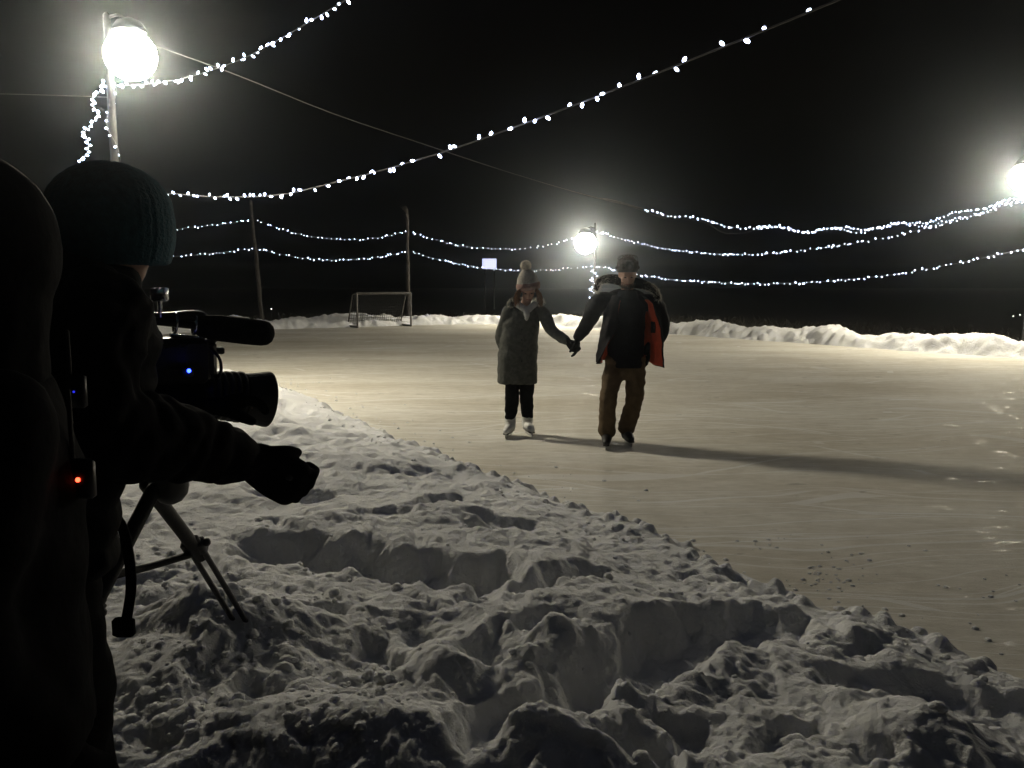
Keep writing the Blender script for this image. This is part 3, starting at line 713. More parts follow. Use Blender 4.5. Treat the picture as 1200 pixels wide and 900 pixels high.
DOWN = mat('black_down_jacket', (0.007, 0.007, 0.008), 0.85, 0.25, 20, 0.2, 60, spec=0.03)
EYE = mat('dark_eye', (0.02, 0.015, 0.012), 0.3, 0, 5)
LIP = mat('lip', (0.28, 0.10, 0.08), 0.5, 0.1, 20)
V = lambda *a: np.array(a, float)
def lerp(a, b, t): return np.array(a) + (np.array(b) - np.array(a)) * t
def unit(v): v = np.array(v, float); return v / (np.linalg.norm(v) + 1e-9)

def limb(mb, pts, rad, k=12):
    """smooth tapered limb through joints"""
    P_ = interp_path(pts, 0.03); arr = np.array(pts); s = np.r_[0, np.cumsum(np.linalg.norm(np.diff(arr, axis=0), axis=1))]
    pa = np.array(P_); q = np.r_[0, np.cumsum(np.linalg.norm(np.diff(pa, axis=0), axis=1))]; q = q / q[-1] * s[-1]
    mb.tube(P_, [float(np.interp(t, s, rad)) for t in q], k)
def hand(mb, w_, f, nrm, side, curl=0.5, sz=1.0, fat=1.0, spread=0.0, tl=1.0):
    f = unit(f); nrm = unit(nrm - f * np.dot(nrm, f)); side = unit(np.cross(f, nrm)) * (1 if np.dot(np.cross(f, nrm), side) > 0 else -1)
    for k in range(5):
        o = (k - 2) * 0.0175 * sz; limb(mb, [w_ + side * o * 0.7, w_ + f * 0.05 * sz + side * o, w_ + f * 0.092 * sz + side * o], [0.017 * sz * fat] * 3, 8)
    for k, (o, L_) in enumerate(((0.033, 0.074), (0.011, 0.084), (-0.011, 0.078), (-0.033, 0.062))):
        p = w_ + f * 0.092 * sz + side * o * sz; pts = [p]; a = curl * 0.35
        for sg in (0.45, 0.31, 0.24):
            d = f * math.cos(a) + nrm * math.sin(a) + side * spread * (1.5 - k) * 0.2; p = p + d * L_ * sg * sz; pts.append(p); a += curl
        mb.tube(pts, [r_ * sz * fat for r_ in (0.0105, 0.0105, 0.0098, 0.0085)], 8)
    p = w_ + f * 0.025 * sz + side * 0.035 * sz; d1 = unit(f * 0.75 + side * 0.6 + nrm * 0.35); p1 = p + d1 * 0.045 * sz * tl; d2 = unit(f * 0.85 + side * 0.15 + nrm * (0.4 + curl * .4)); p2 = p1 + d2 * 0.034 * sz * tl; p3 = p2 + d2 * 0.024 * sz * tl
    mb.tube([p, p1, p2, p3], [r_ * sz * fat for r_ in (0.0165, 0.013, 0.0115, 0.009)], 8)
def head(mb_, c, f, upv, k_=1.0):
    mb = MB(); head_(mb, c, f, upv); o = len(mb_.v)
    mb_.v += [tuple(c + (np.array(p) - c) * k_) for p in mb.v]; mb_.f += [tuple(i + o for i in f_) for f_ in mb.f]
def head_(mb, c, f, upv):
    """c: middle of the skull; f: facing; adds skull, jaw, brow, nose, ears, chin"""
    f = unit(f); upv = unit(upv - f * np.dot(upv, f)); s = np.cross(f, upv)
    mb.ell(c + upv * 0.02 - f * 0.012, (0.076, 0.092, 0.105), 16, 12, upv)
    mb.tube([c - upv * 0.02 + f * 0.02, c - upv * 0.085 + f * 0.048], [0.068, 0.045], 12)
    mb.ell(c - upv * 0.035 + f * 0.03, (.064, .062, .075), 14, 10, upv)
    mb.ell(c - upv * 0.10 + f * 0.062, (0.026, 0.02, 0.018), 10, 6)
    mb.tube([c + upv * 0.028 + f * 0.078 - s * 0.04, c + upv * 0.032 + f * 0.085, c + upv * 0.028 + f * 0.078 + s * 0.04], 0.012, 8)
    mb.tube([c + upv * 0.02 + f * 0.085, c - upv * 0.018 + f * 0.105, c - upv * 0.026 + f * 0.096], [0.010, 0.014, 0.015], 8)
    for k in (-1, 1):
        mb.ell(c + s * k * 0.078 - upv * 0.005 - f * 0.012, (0.012, 0.02, 0.032), 8, 6)
        mb.ell(c + s * k * 0.042 - upv * 0.02 + f * 0.062, (0.026, 0.026, 0.022), 10, 6)
    mb.tube([c - upv * 0.058 + f * 0.082 - s * 0.022, c - upv * 0.056 + f * 0.092, c - upv * 0.058 + f * 0.082 + s * 0.022], 0.009, 8)
def face_bits(c, f, upv, root, org):
    f = unit(f); upv = unit(upv - f * np.dot(upv, f)); s = np.cross(f, upv)
    for k in (-1, 1):
        m = MB(); m.ell(c + s * k * 0.031 + upv * 0.006 + f * 0.083, (0.011, 0.008, 0.006), 10, 6); build(m, 'eye', EYE, root, True, org)
    m = MB(); m.tube([c - upv * 0.060 + f * 0.092 - s * 0.02, c - upv * 0.058 + f * 0.099, c - upv * 0.060 + f * 0.092 + s * 0.02], 0.005, 6); build(m, 'mouth', LIP, root, True, org)
def skate(root, org, ankle, toe_dir, boot_m, nm='ice_skate'):
    t = unit(V(toe_dir[0], toe_dir[1], 0)); s = V(-t[1], t[0], 0); a = V(ankle[0], ankle[1], 0)
    m = MB(); m.tube([a + V(0, 0, 0.26), a + V(0, 0, 0.16), a - t * 0.01 + V(0, 0, 0.10)], [0.064, 0.060, 0.056], 12)
    m.tube([a - t * 0.055 + V(0, 0, .095), a + t * 0.05 + V(0, 0, 0.10), a + t * 0.14 + V(0, 0, 0.085), a + t * 0.185 + V(0, 0, 0.08)], [0.042, 0.050, 0.043, 0.032], 12)
    b = fused(m, nm, boot_m, root, org, 0.009, 4)
    m = MB(); m.box(a + t * 0.06 + V(0, 0, 0.054), (0.135, 0.030, 0.008), [t, s, up], 0.004); build(m, 'sole', BLACKBOOT, b, True, org)
    m = MB()
    for q in (-0.03, 0.15): m.box(a + t * q + V(0, 0, 0.038), (0.03, 0.012, 0.014), [t, s, up], 0.003)
    build(m, 'blade_holder', STEEL, b, True, org)
    m = MB(); m.rings([[a + t * q * 1 + s * e_ * 0.0025 + V(0, 0, z) for q, z in ((-0.08, 0.03), (-0.085, 0.012), (-0.07, 0.002), (0.19, 0.002), (0.21, 0.016), (0.205, 0.03))] for e_ in (-1, 1)])
    build(m, 'blade', STEEL, b, False, org)
    m = MB()
    for k in range(6): 
        z = 0.115 + 0.022 * k; fr = 0.062 - 0.012 * max(0, 3 - k) * 0 ; m.tube([a + t * (0.075 - 0.008 * k) + s * 0.026 + V(0, 0, z), a + t * (0.09 - 0.008 * k) + V(0, 0, z + .006), a + t * (0.075 - 0.008 * k) - s * 0.026 + V(0, 0, z)], 0.004, 5)
    build(m, 'lace', SCARF if boot_m is WHITEBOOT else DARKM, b, True, org)
def furs(mb, path, n, r0, ln, seed, spread=1.0):
    n = int(n * 2.2); rf = random.Random(seed); pa = interp_path(path, 0.02)
    for _ in range(n):
        p = pa[rf.randrange(len(pa))]; d = unit(V(rf.gauss(0, 1), rf.gauss(0, 1), rf.gauss(0.1, 1) * spread)); u = unit(np.cross(d, V(rf.random(), rf.random(), rf.random()))) * 0.0024
        q = p + d * r0; e = q + d * ln * rf.uniform(0.5, 1.1) + V(0, 0, -0.006); o = len(mb.v)
        mb.v += [tuple(q - u), tuple(q + u), tuple(e)]; mb.f.append((o, o + 1, o + 2))

# ---- meeting hands
HY = 8.28; HM = P(672, 405, HY)

# ---- the man
fa, fb2 = G(711, 524), G(733, 520)
org = V(*( (fa + fb2) / 2)[:2], 0); MY = org[1]
man = empty('person', org, 'person in open dark parka with orange lining and brown trousers, holding hands', 'person', 'skaters holding hands')
hipL, hipR = P(721, 424, MY + .02), P(745, 424, MY + .02); pel = (hipL + hipR) / 2
knL, knR = P(713, 474, fa[1] - .03), P(742, 473, fb2[1] - .08)
anL, anR = V(fa[0], fa[1], 0.12), V(fb2[0] + .01, fb2[1], 0.12)
nk = P(735, 345, MY - .02); hd = P(735.5, 322, MY - .07); chest = P(733, 372, MY)
shL, shR = P(706, 354, MY + .02), P(763, 356, MY + .02)
elL = P(687, 381, MY + .12); wrL = P(676.5, 397, HY - .02)
elR = P(775, 390, MY + .13); wrR = P(760, 416, MY + .12)
hf = unit(V(-0.03, -1, -0.42))
m = MB()
m.loft([(pel[0], pel[1], pel[2] - .07, .10, .08), (pel[0], pel[1], pel[2] + .03, .155, .11), (pel[0], pel[1], pel[2] + .17, .145, .10), (chest[0], chest[1], chest[2], .175, .12), (nk[0], nk[1] + .01, nk[2] - .10, .17, .10), (nk[0], nk[1] + .01, nk[2] - .03, .08, .075)])
limb(m, [nk - (0, 0, .08), nk, hd - (0, 0, .03)], [.065, .062, .06]); head(m, hd, hf, V(0, 0, 1))
for sh, el, wr in ((shL, elL, wrL), (shR, elR, wrR)): limb(m, [sh, el, wr], [.058, .045, .032])
for hp, kn, ak in ((hipL, knL, anL), (hipR, knR, anR)): limb(m, [hp, kn, ak], [.085, .058, .042])
hand(m, wrR, unit(V(-.35, -.2, -1)), V(-1, 0, 0), V(0, -1, 0), 0.5, 0.9, .85); hand(m, wrL, unit(HM - wrL + V(.035, 0, -.02)), V(-1, .3, 0), V(.3, -1, 0.1), 0.45, 1.04, .8, 0.9)
fused(m, 'body', SKIN, man, org, 0.0085, 4); face_bits(hd, hf, V(0, 0, 1), man, org)
m = MB()  # sweater
m.loft([(pel[0], pel[1], pel[2] - .055, .188, .142), (pel[0], pel[1], pel[2] - .02, .186, .140), (pel[0], pel[1], pel[2] + .15, .178, .133), (chest[0], chest[1], chest[2], .195, .145), (nk[0], nk[1] + .01, nk[2] - .11, .19, .125), (nk[0], nk[1] + .005, nk[2] - .03, .11, .095), (nk[0], nk[1] - .01, nk[2] + .045, .078, .082)])
fused(m, 'sweater', NAVY, man, org, 0.012, 6, folds(.008, 6, 18, 1.0))
m = MB()  # trousers
m.loft([(pel[0], pel[1], pel[2] - .17, .10, .09), (pel[0], pel[1], pel[2] - .12, .16, .12), (pel[0], pel[1], pel[2] + .08, .168, .128)])
limb(m, [hipL, knL + V(-.005, 0, 0), anL + V(0, .0, .05)], [.105, .087, .088]); limb(m, [hipR, knR + V(.003, 0, 0), anR + V(0, 0, .05)], [.105, .087, .088])
fused(m, 'trousers', BROWN, man, org, 0.011, 4, folds(.013, 7, 20, 3.0))
skate(man, org, anL, V(-.15, -1, 0), BLACKBOOT); skate(man, org, anR, V(.12, -1, 0), BLACKBOOT)
# parka: an open sheet with the orange lining inside
NU, NV = 60, 40; cz0, cz1 = P(730, 424, MY)[2], nk[2] - .01
def coat_pt(u, v, off):
    # u 0 = the flap on the joined-hands side, 1 = the orange flap; v 0 = hem, 1 = collar
    keys = [(-.115, -.185), (-.20, -.165), (-.245, -.06), (-.225, .07), (-.13, .15), (0, .175), (.13, .155), (.225, .09), (.255, -.0), (.275, -.09), (.325, -.155)]
    top = [(-.085, -.115), (-.13, -.11), (-.185, -.03), (-.18, .05), (-.10, .10), (0, .115), (.10, .10), (.18, .05), (.19, -.02), (.185, -.075), (.205, -.13)]
    low = [(-.31, -.235), (-.255, -.175), (-.285, -.05), (-.26, .09), (-.15, .18), (0, .205), (.15, .185), (.25, .11), (.275, -.01), (.29, -.11), (.35, -.175)]
    def at(L_):
        t = u * (len(L_) - 1); i = min(int(t), len(L_) - 2); f_ = t - i
        g = lambda k: np.array(L_[min(max(k, 0), len(L_) - 1)])
        p0, p1, p2, p3 = g(i - 1), g(i), g(i + 1), g(i + 2)
        return 0.5 * (2 * p1 + (p2 - p0) * f_ + (2 * p0 - 5 * p1 + 4 * p2 - p3) * f_ ** 2 + (3 * p1 - p0 - 3 * p2 + p3) * f_ ** 3)
    if v < .5: p = at(low) * (1 - v * 2) + at(keys) * v * 2
    else: p = at(keys) * (2 - v * 2) + at(top) * (v * 2 - 1) 
    if v > .88: p = p * (1 - (v - .88) * 2.0)
    c = lerp(pel, nk, min(1, max(0, (v - .1) / .9)))
    ln = np.hypot(*p); p = p * (1 + off / max(ln, .05))
    w_ = .012 * mnoise.noise((u * 9, v * 5, 2.2)) + .008 * mnoise.noise((u * 22, v * 12, 5))
    p = p * (1 + w_ / max(ln, .08))
    hem = -.045 * sstep(.55, 1.0, np.array(u)) if v < .3 else 0
    return V(c[0] + p[0], c[1] + p[1] + .01, cz0 + (cz1 - cz0) * v + (hem * (1 - v / .3) if v < .3 else 0) + .01 * mnoise.noise((u * 6, 0, 1)))
def sheet(name, off, m_, u0=0.0, u1=1.0, v0=0.0, v1=1.0, th=.006, parent=None):
    mb = MB()
    for i in range(NU + 1):
        for j in range(NV + 1): mb.v.append(tuple(coat_pt(u0 + (u1 - u0) * i / NU, v0 + (v1 - v0) * j / NV, off)))
    for i in range(NU):
        for j in range(NV): a = i * (NV + 1) + j; mb.f.append((a, a + NV + 1, a + NV + 2, a + 1))
    o = build(mb, name, m_, parent or man, True, org); s_ = o.modifiers.new('thick', 'SOLIDIFY'); s_.thickness = th; s_.offset = 0
    return o
parka = sheet('parka', 0.0, PARKA)
sheet('lining', -0.011, ORANGE, 0.012, 0.988, 0.012, 0.93, .004, parka)
m = MB(); c_ = coat_pt(.905, .52, -.022); m.box(c_, (.035, .006, .055), [unit(coat_pt(.94, .52, -.02) - coat_pt(.87, .52, -.02)), unit(np.cross(up, coat_pt(.94, .52, -.02) - coat_pt(.87, .52, -.02))), up], .003)
build(m, 'inner_pocket', PARKA, parka, True, org)
m = MB(); limb(m, [lerp(nk, shL, .5) + V(0, .02, -.03), shL + V(-.01, .01, 0), elL, wrL + unit(wrL - elL) * -.03], [.085, .092, .076, .062])
fused(m, 'sleeve', PARKA, man, org, .011, 5, folds(.012, 9, 12, 5.0))
m = MB(); limb(m, [lerp(nk, shR, .5) + V(0, .02, -.03), shR + V(.01, .015, 0), elR, wrR + V(0, .02, .05)], [.085, .09, .074, .062])
fused(m, 'sleeve', PARKA, man, org, .011, 5, folds(.012, 9, 12, 6.0))
m = MB(); hand(m, wrL, unit(HM - wrL + V(.035, 0, -.02)), V(-1, .3, 0), V(.3, -1, 0.1), 0.45, 1.08, 1.25, 0.9)
fused(m, 'glove', BLACKCLOTH, man, org, .005, 2)
m = MB(); hand(m, wrR, unit(V(-.35, -.2, -1)), V(-1, 0, 0), V(0, -1, 0), 0.5, 1.05, 1.2); fused(m, 'glove', BLACKCLOTH, man, org, .005, 2)
# hood laid back: roll of shell with pale fur edge on both shoulders
rf_path = [P(699, 338, MY - .04), P(702, 330, MY + .02), P(711, 327, MY + .09), P(735, 330, MY + .16), P(758, 335, MY + .09), P(767, 340, MY + .02), P(771, 349, MY - .04)]
m = MB(); limb(m, rf_path, [.028, .035, .045, .06, .045, .035, .028]); m.ell(nk + V(0, .10, -.03), (.20, .085, .09), 18, 10); m.tube([nk + V(-.10, .06, -.02), nk + V(0, .11, .0), nk + V(.10, .06, -.02)], .06, 12)
hood = fused(m, 'hood', PARKA, man, org, .01, 4)
m = MB(); furs(m, rf_path[:3], 520, .012, .05, 1); furs(m, rf_path[4:], 520, .012, .05, 2); furs(m, rf_path, 300, .03, .04, 9)
build(m, 'fur_trim', FUR, hood, False, org)
# fur cap with ear flaps folded up
ct = hd + V(0, .008, .052)
m = MB(); m.ell(ct + V(0, 0, .045), (.098, .108, .075), 16, 10); m.loft([(ct[0], ct[1] - .005, ct[2] - .03, .100, .118), (ct[0], ct[1] - .005, ct[2] + .03, .104, .120), (ct[0], ct[1], ct[2] + .08, .104, .118)])
cap = fused(m, 'fur_cap', DARKFUR, man, org, .009, 4)
m = MB(); ringp = [ct + V(.100 * math.cos(a), .114 * math.sin(a), .02) for a in np.linspace(0, 6.283, 17)]; furs(m, ringp, 1300, .006, .016, 4); furs(m, [ct + V(-.06, 0, .10), ct + V(0, 0, .11), ct + V(.06, 0, .10)], 500, .03, .016, 5)
build(m, 'fur', DARKFUR, cap, False, org)
m = MB(); jc = hd + hf * .058 - V(0, 0, .082); furs(m, [jc + V(-.05, .03, .01), jc + V(0, -.005, -.01), jc + V(.05, .03, .01)], 500, .018, .018, 6); build(m, 'beard', DARKFUR, man, False, org)

# ---- the woman
fa, fb2 = G(598, 511), G(617, 509)
org = V(*((fa + fb2) / 2)[:2], 0); WY = org[1]
wom = empty('person', org, 'person in long grey coat and pompom hat with white skates, holding hands', 'person', 'skaters holding hands')
hipL, hipR = P(600, 428, WY), P(618, 428, WY); pel = (hipL + hipR) / 2
knL, knR = P(600, 468, fa[1] - .06), P(617, 468, fb2[1] - .06); anL, anR = V(fa[0], fa[1], .12), V(fb2[0] + .01, fb2[1], .12)
nk = P(616, 357, WY - .02); hd = P(619, 340, WY - .08); chest = P(609, 385, WY)
shL, shR = P(595, 366, WY + .01), P(632, 366, WY + .01)
elR = P(646, 386, WY - .12); wrR = P(665, 400, HY + .04); elL = P(587, 400, WY + .05); wrL = P(597, 424, WY - .01)
hf = unit(V(.02, -1, -.55))
m = MB()
m.loft([(pel[0], pel[1], pel[2] - .07, .09, .08), (pel[0], pel[1], pel[2] + .02, .155, .11), (pel[0], pel[1], pel[2] + .20, .115, .09), (chest[0], chest[1] - .01, chest[2], .145, .115), (nk[0], nk[1] + .01, nk[2] - .10, .14, .09), (nk[0], nk[1] + .01, nk[2] - .03, .065, .065)])
limb(m, [nk - V(0, 0, .07), nk, hd - V(0, 0, .03)], [.055, .052, .05]); head(m, hd, hf, V(0, 0, 1), .93)
for sh, el, wr in ((shL, elL, wrL), (shR, elR, wrR)): limb(m, [sh, el, wr], [.048, .038, .027])
for hp, kn, ak in ((hipL, knL, anL), (hipR, knR, anR)): limb(m, [hp, kn, ak], [.08, .052, .03])
hand(m, wrL, unit(V(.3, -.6, -.7)), V(1, 0, 0), V(0, -1, 0), .5, .85, .85); hand(m, wrR, unit(HM - wrR + V(.0, 0, -.03)), V(1, .2, 0), V(0, -1, .2), .75, .96, .8)
fused(m, 'body', SKIN, wom, org, .0085, 4); face_bits(hd, hf, V(0, 0, 1), wom, org)
m = MB()
limb(m, [hipL, knL, anL + V(0, 0, .085)], [.085, .072, .066]); limb(m, [hipR, knR, anR + V(0, 0, .085)], [.085, .072, .064])
m.loft([(pel[0], pel[1], pel[2] - .12, .14, .11), (pel[0], pel[1], pel[2] + .05, .15, .115)])
fused(m, 'trousers', BLACKCLOTH, wom, org, .011, 4, folds(.010, 8, 18, 7.0))
skate(wom, org, anL, V(-.25, -1, 0), WHITEBOOT); skate(wom, org, anR, V(.25, -1, 0), WHITEBOOT)
cb = P(606, 449, WY); cw = P(607, 412, WY); 
m = MB(); m.loft([(cb[0], cb[1], cb[2], .205, .165), (cb[0], cb[1], cb[2] + .10, .212, .170), (cw[0], cw[1], cw[2], .205, .160), (chest[0], chest[1], chest[2] - .08, .195, .150), (chest[0] + .01, chest[1], chest[2] + .05, .195, .14), (nk[0] - .02, nk[1] + .01, nk[2] - .10, .165, .115), (nk[0] - .005, nk[1], nk[2] - .02, .095, .085)], 24)
limb(m, [shL + V(.01, 0, -.01), elL + V(.02, 0, 0), wrL + V(.01, .02, .03)], [.078, .075, .062])
coat = fused(m, 'long_coat', GREYCOAT, wom, org, .011, 5, folds(.014, 6, 10, 9.0))
m = MB()
for q in (.30, .45, .60, .75):
    z = cb[2] + .03 + (nk[2] - .1 - cb[2]) * q; m = MB(); m.ell((chest[0] + .02, WY - .172 + .02 * q, z), (.011, .005, .011), 10, 5)
    build(m, 'button', BLACKBOOT, coat, True, org)
m = MB(); limb(m, [lerp(nk, shR, .55) + V(0, .01, -.03), shR, elR, wrR - unit(wrR - elR) * .02], [.076, .08, .064, .048])
fused(m, 'sleeve', GREYCOAT, wom, org, .011, 5, folds(.010, 9, 12, 11.0))
m = MB(); hand(m, wrR, unit(HM - wrR + V(.0, 0, -.03)), V(1, .2, 0), V(0, -1, .2), .75, 1.0, 1.25); fused(m, 'glove', BLACKCLOTH, wom, org, .005, 2)
m = MB(); hand(m, wrL, unit(V(.3, -.6, -.7)), V(1, 0, 0), V(0, -1, 0), .5, .95, 1.2); fused(m, 'glove', BLACKCLOTH, wom, org, .005, 2)
m = MB(); sp_ = [nk + V(-.085, .03, .0), nk + V(-.06, -.08, -.01), nk + V(.01, -.115, -.05), nk + V(.075, -.07, -.005), nk + V(.09, .03, .01), nk + V(0, .095, .01), nk + V(-.085, .03, .0)]
limb(m, sp_, [.036] * 7); limb(m, [nk + V(.0, -.12, -.05), nk + V(.012, -.135, -.10), nk + V(.008, -.14, -.14)], [.03, .032, .02])
fused(m, 'scarf', SCARF, wom, org, .009, 4, folds(.006, 12, 30, 2.0))
hp_ = [nk + V(-.155, -.03, .0), nk + V(-.13, .04, .03), nk + V(0, .12, .02), nk + V(.13, .04, .03), nk + V(.15, -.04, .03)]
m = MB(); limb(m, hp_, [.035, .045, .06, .045, .035]); hood = fused(m, 'hood', GREYCOAT, wom, org, .01, 4)
m = MB(); furs(m, hp_[:2], 350, .012, .045, 21); furs(m, hp_[3:], 450, .02, .045, 22); furs(m, hp_, 300, .03, .035, 23); build(m, 'fur_trim', FUR, hood, False, org)
hairs = {-1: MB(), 1: MB()}
for k in range(170):
    sd = rb.choice((-1, 1)); m = hairs[sd]; a = rb.uniform(-.9, .9); p0 = hd + V(sd * .078 * math.cos(a * .6), -.02 + .07 * math.sin(a), .02 + rb.uniform(-.02, .02))
    e = p0 + V(sd * rb.uniform(.015, .075), rb.uniform(-.045, .015), -rb.uniform(.09, .19)); mid = (p0 + e) / 2 + V(sd * .018, -.01, 0)
    m.tube([p0, mid, e], [.005, .005, .002], 4, False)
for m in hairs.values(): build(m, 'hair', HAIR, wom, False, org)
hu = unit(V(-.12, -.10, 1)); hc = hd + V(0, .005, .04)
m = MB(); d_, u_, v_ = frame_of(hu); rg = []
for t, r_ in ((-.03, .104), (0.0, .112), (.03, .112), (.045, .110), (.095, .098), (.135, .074), (.168, .046), (.182, .016)):
    rg.append([hc + hu * t + (u_ * math.cos(2 * math.pi * j / 24) + v_ * math.sin(2 * math.pi * j / 24)) * r_ * (1 + .025 * math.cos(j * math.pi)) for j in range(24)])
m.rings(rg); hat = build(m, 'knit_hat', KNIT, wom, True, org)
m = MB(); rg = []
for t, r_ in ((-.036, .104), (-.03, .118), (0.0, .122), (.03, .121), (.037, .110)):
    rg.append([hc + hu * t + (u_ * math.cos(2 * math.pi * j / 48) + v_ * math.sin(2 * math.pi * j / 48)) * r_ * (1 + .02 * math.cos(j * math.pi)) for j in range(48)])
m.rings(rg); build(m, 'cuff', KNITRED, hat, True, org)
pc = hc + hu * .212; m = MB(); m.ell(pc, (.05, .05, .05), 16, 12); furs(m, [pc, pc + V(0, 0, .004)], 1600, .044, .018, 31); build(m, 'pompom', FUR, hat, False, org)
# ---- the cameraman: close by, leaning to the viewfinder
OY = 1.92
hd = P(131, 266, OY); gz = 0.22
hips = V(hd[0] - .15, OY - .16, gz + .86); fo = unit(V(.80, .60, 0)); sd = V(.60, -.80, 0)      # facing, and his right-hand side (towards us)
org = V(hips[0], hips[1], gz)
ope = empty('person', org, 'cameraman in black down jacket and teal hat bending behind the camcorder', 'person')
nk = hd + V(-.045, -.035, -.135); ch = lerp(hips, nk, .62)
shR, shL = nk + sd * .19 + V(-.02, 0, -.085), nk - sd * .19 + V(0, 0, -.085)
elR = P(112, 492, OY - .24); wrR = P(297, 541, OY + .10); elL = P(150, 480, OY + .30); wrL = P(232, 476, OY + .38)
hf = unit(V(.80, .60, -.25))
knR, knL = hips + sd * .10 + V(.03, .03, -.43), hips - sd * .10 + V(.05, .04, -.43)
anR, anL = V(knR[0] - .03, knR[1] - .02, gz + .09), V(knL[0] + .02, knL[1] + .02, gz + .09)
TURN = math.atan2(sd[1], sd[0])
m = MB(); m.loft([(hips[0], hips[1], hips[2] - .12, .12, .09, TURN), (hips[0], hips[1], hips[2], .165, .12, TURN), (*lerp(hips, nk, .3), .15, .11, TURN), (*ch, .18, .125, TURN), (*(nk - V(.01, 0, .10)), .17, .10, TURN), (*(nk - V(0, 0, .03)), .08, .075, TURN)])
limb(m, [nk - V(0, 0, .07), nk, hd - V(0, 0, .03)], [.065, .062, .06]); head(m, hd, hf, V(0, 0, 1))
limb(m, [shR, elR, wrR], [.056, .044, .032]); limb(m, [shL, elL, wrL], [.056, .044, .032])
limb(m, [hips + sd * .09, knR, anR], [.09, .06, .045]); limb(m, [hips - sd * .09, knL, anL], [.09, .06, .045])
hw = unit(P(345, 560, OY + .14) - wrR)
hand(m, wrR + hw * .01, unit(V(.85, .15, -.55)), V(.15, 1, .1), V(.5, 0, 1), 1.2, 1.06, .9, 0, .5); hand(m, wrL, unit(V(.8, .5, .1)), V(0, 0, -1), sd, .5, .95, .9)
fused(m, 'body', SKIN, ope, org, .011, 4)
m = MB(); m.loft([(hips[0], hips[1], hips[2] - .10, .225, .175, TURN), (hips[0], hips[1], hips[2] + .05, .235, .185, TURN), (*lerp(hips, nk, .35), .24, .185, TURN), (*ch, .25, .18, TURN), (*(nk - V(.01, 0, .11)), .235, .15, TURN), (*(nk - V(.01, 0, .03)), .13, .12, TURN), (*(nk + V(0, 0, .045)), .10, .10, TURN)], 24)
limb(m, [lerp(nk, shL, .5) - V(0, 0, .05), shL, elL, lerp(elL, wrL, .8)], [.10, .105, .085, .062])
def puff(p): return .010 * abs(math.sin(p[2] * 42 + 2 * mnoise.noise((p[0] * 3, p[1] * 3, p[2] * 2)))) + folds(.006, 8, 14, 4)(p)
fused(m, 'down_jacket', DOWN, ope, org, .013, 3, puff)
fd = unit(wrR - elR)
def puff2(p):
    t = float(np.dot(np.array(p) + org - elR, fd)); return .008 * abs(math.sin(t * 48 + mnoise.noise((p[0] * 9, p[1] * 9, p[2] * 9)) * 3.0)) + .008 * mnoise.noise((p[0] * 14, p[1] * 14, p[2] * 22)) + .004 * mnoise.noise((p[0] * 30, p[1] * 30, p[2] * 30))
m = MB(); limb(m, [shR - V(0, 0, -.02), lerp(shR, elR, .5) - V(.02, .03, 0), elR, lerp(elR, wrR, .45), lerp(elR, wrR, .80), lerp(elR, wrR, .93)], [.105, .105, .100, .088, .066, .050])
fused(m, 'sleeve', DOWN, ope, org, .010, 3, puff2)
m = MB(); limb(m, [lerp(elR, wrR, .84), lerp(elR, wrR, .93), wrR + hw * .01], [.042, .050, .041])
hand(m, wrR + hw * .005, unit(V(.85, .15, -.55)), V(.15, 1, .1), V(.5, 0, 1), 1.2, 1.12, 1.45, 0, .55); glove = fused(m, 'glove', BLACKCLOTH, ope, org, .0055, 2)
sw = wrR + V(-.01, -.03, -.035); m = MB(); m.tube(interp_path([sw, sw + V(.025, 0, -.022), sw + V(.06, .005, -.028), sw + V(.095, .01, -.012)], .01), .0028, 6); build(m, 'wrist_cord', BLACKCLOTH, glove, True, org)
m = MB(); hand(m, wrL, unit(V(.8, .5, .1)), V(0, 0, -1), sd, .5, 1.15, 1.3); fused(m, 'glove', BLACKCLOTH, ope, org, .006, 2)
m = MB(); m.loft([(*(hips - V(0, 0, .12)), .17, .14, TURN), (*(hips + V(0, 0, .06)), .18, .14, TURN)])
limb(m, [hips + sd * .09, knR, anR + V(0, 0, .02)], [.115, .098, .09]); limb(m, [hips - sd * .09, knL, anL + V(0, 0, .02)], [.115, .098, .09])
fused(m, 'trousers', BLACKCLOTH, ope, org, .013, 4, folds(.014, 7, 16, 8))
for ak in (anR, anL):
    m = MB(); m.tube([ak + V(0, 0, .10), ak, ak + V(0, 0, -.03)], [.065, .06, .055], 12); m.tube([ak - fo * .05 - V(0, 0, .04), ak + fo * .10 - V(0, 0, .04), ak + fo * .18 - V(0, 0, .05)], [.05, .052, .04], 12)
    fused(m, 'boot', BLACKBOOT, ope, org, .012, 4)
# hat: knitted teal cap with a cuff, coat hood bunched behind the neck
hc = hd + V(-.004, 0, .02)
m = MB(); m.ell(hc + V(0, 0, .008), (.138, .135, .118), 20, 12); m.loft([(hc[0], hc[1], hc[2] - .105, .124, .122), (hc[0], hc[1], hc[2] - .05, .139, .136), (hc[0], hc[1], hc[2], .140, .137)])
def ribs(p): return .0011 * math.sin(math.atan2(p[1] + org[1] - hc[1], p[0] + org[0] - hc[0]) * 46)
fused(m, 'knit_hat', TEAL, ope, org, .007, 3, ribs)
m = MB(); limb(m, [nk - fo * .02 - sd * .13 + V(0, 0, .01), nk - fo * .12 - sd * .08 + V(0, 0, .03), nk - fo * .15 + V(0, 0, .02), nk - fo * .11 + sd * .09 + V(0, 0, .03), nk + sd * .14], [.05, .065, .08, .065, .05]); fused(m, 'hood', DOWN, ope, org, .012, 4, folds(.01, 8, 10, 3))
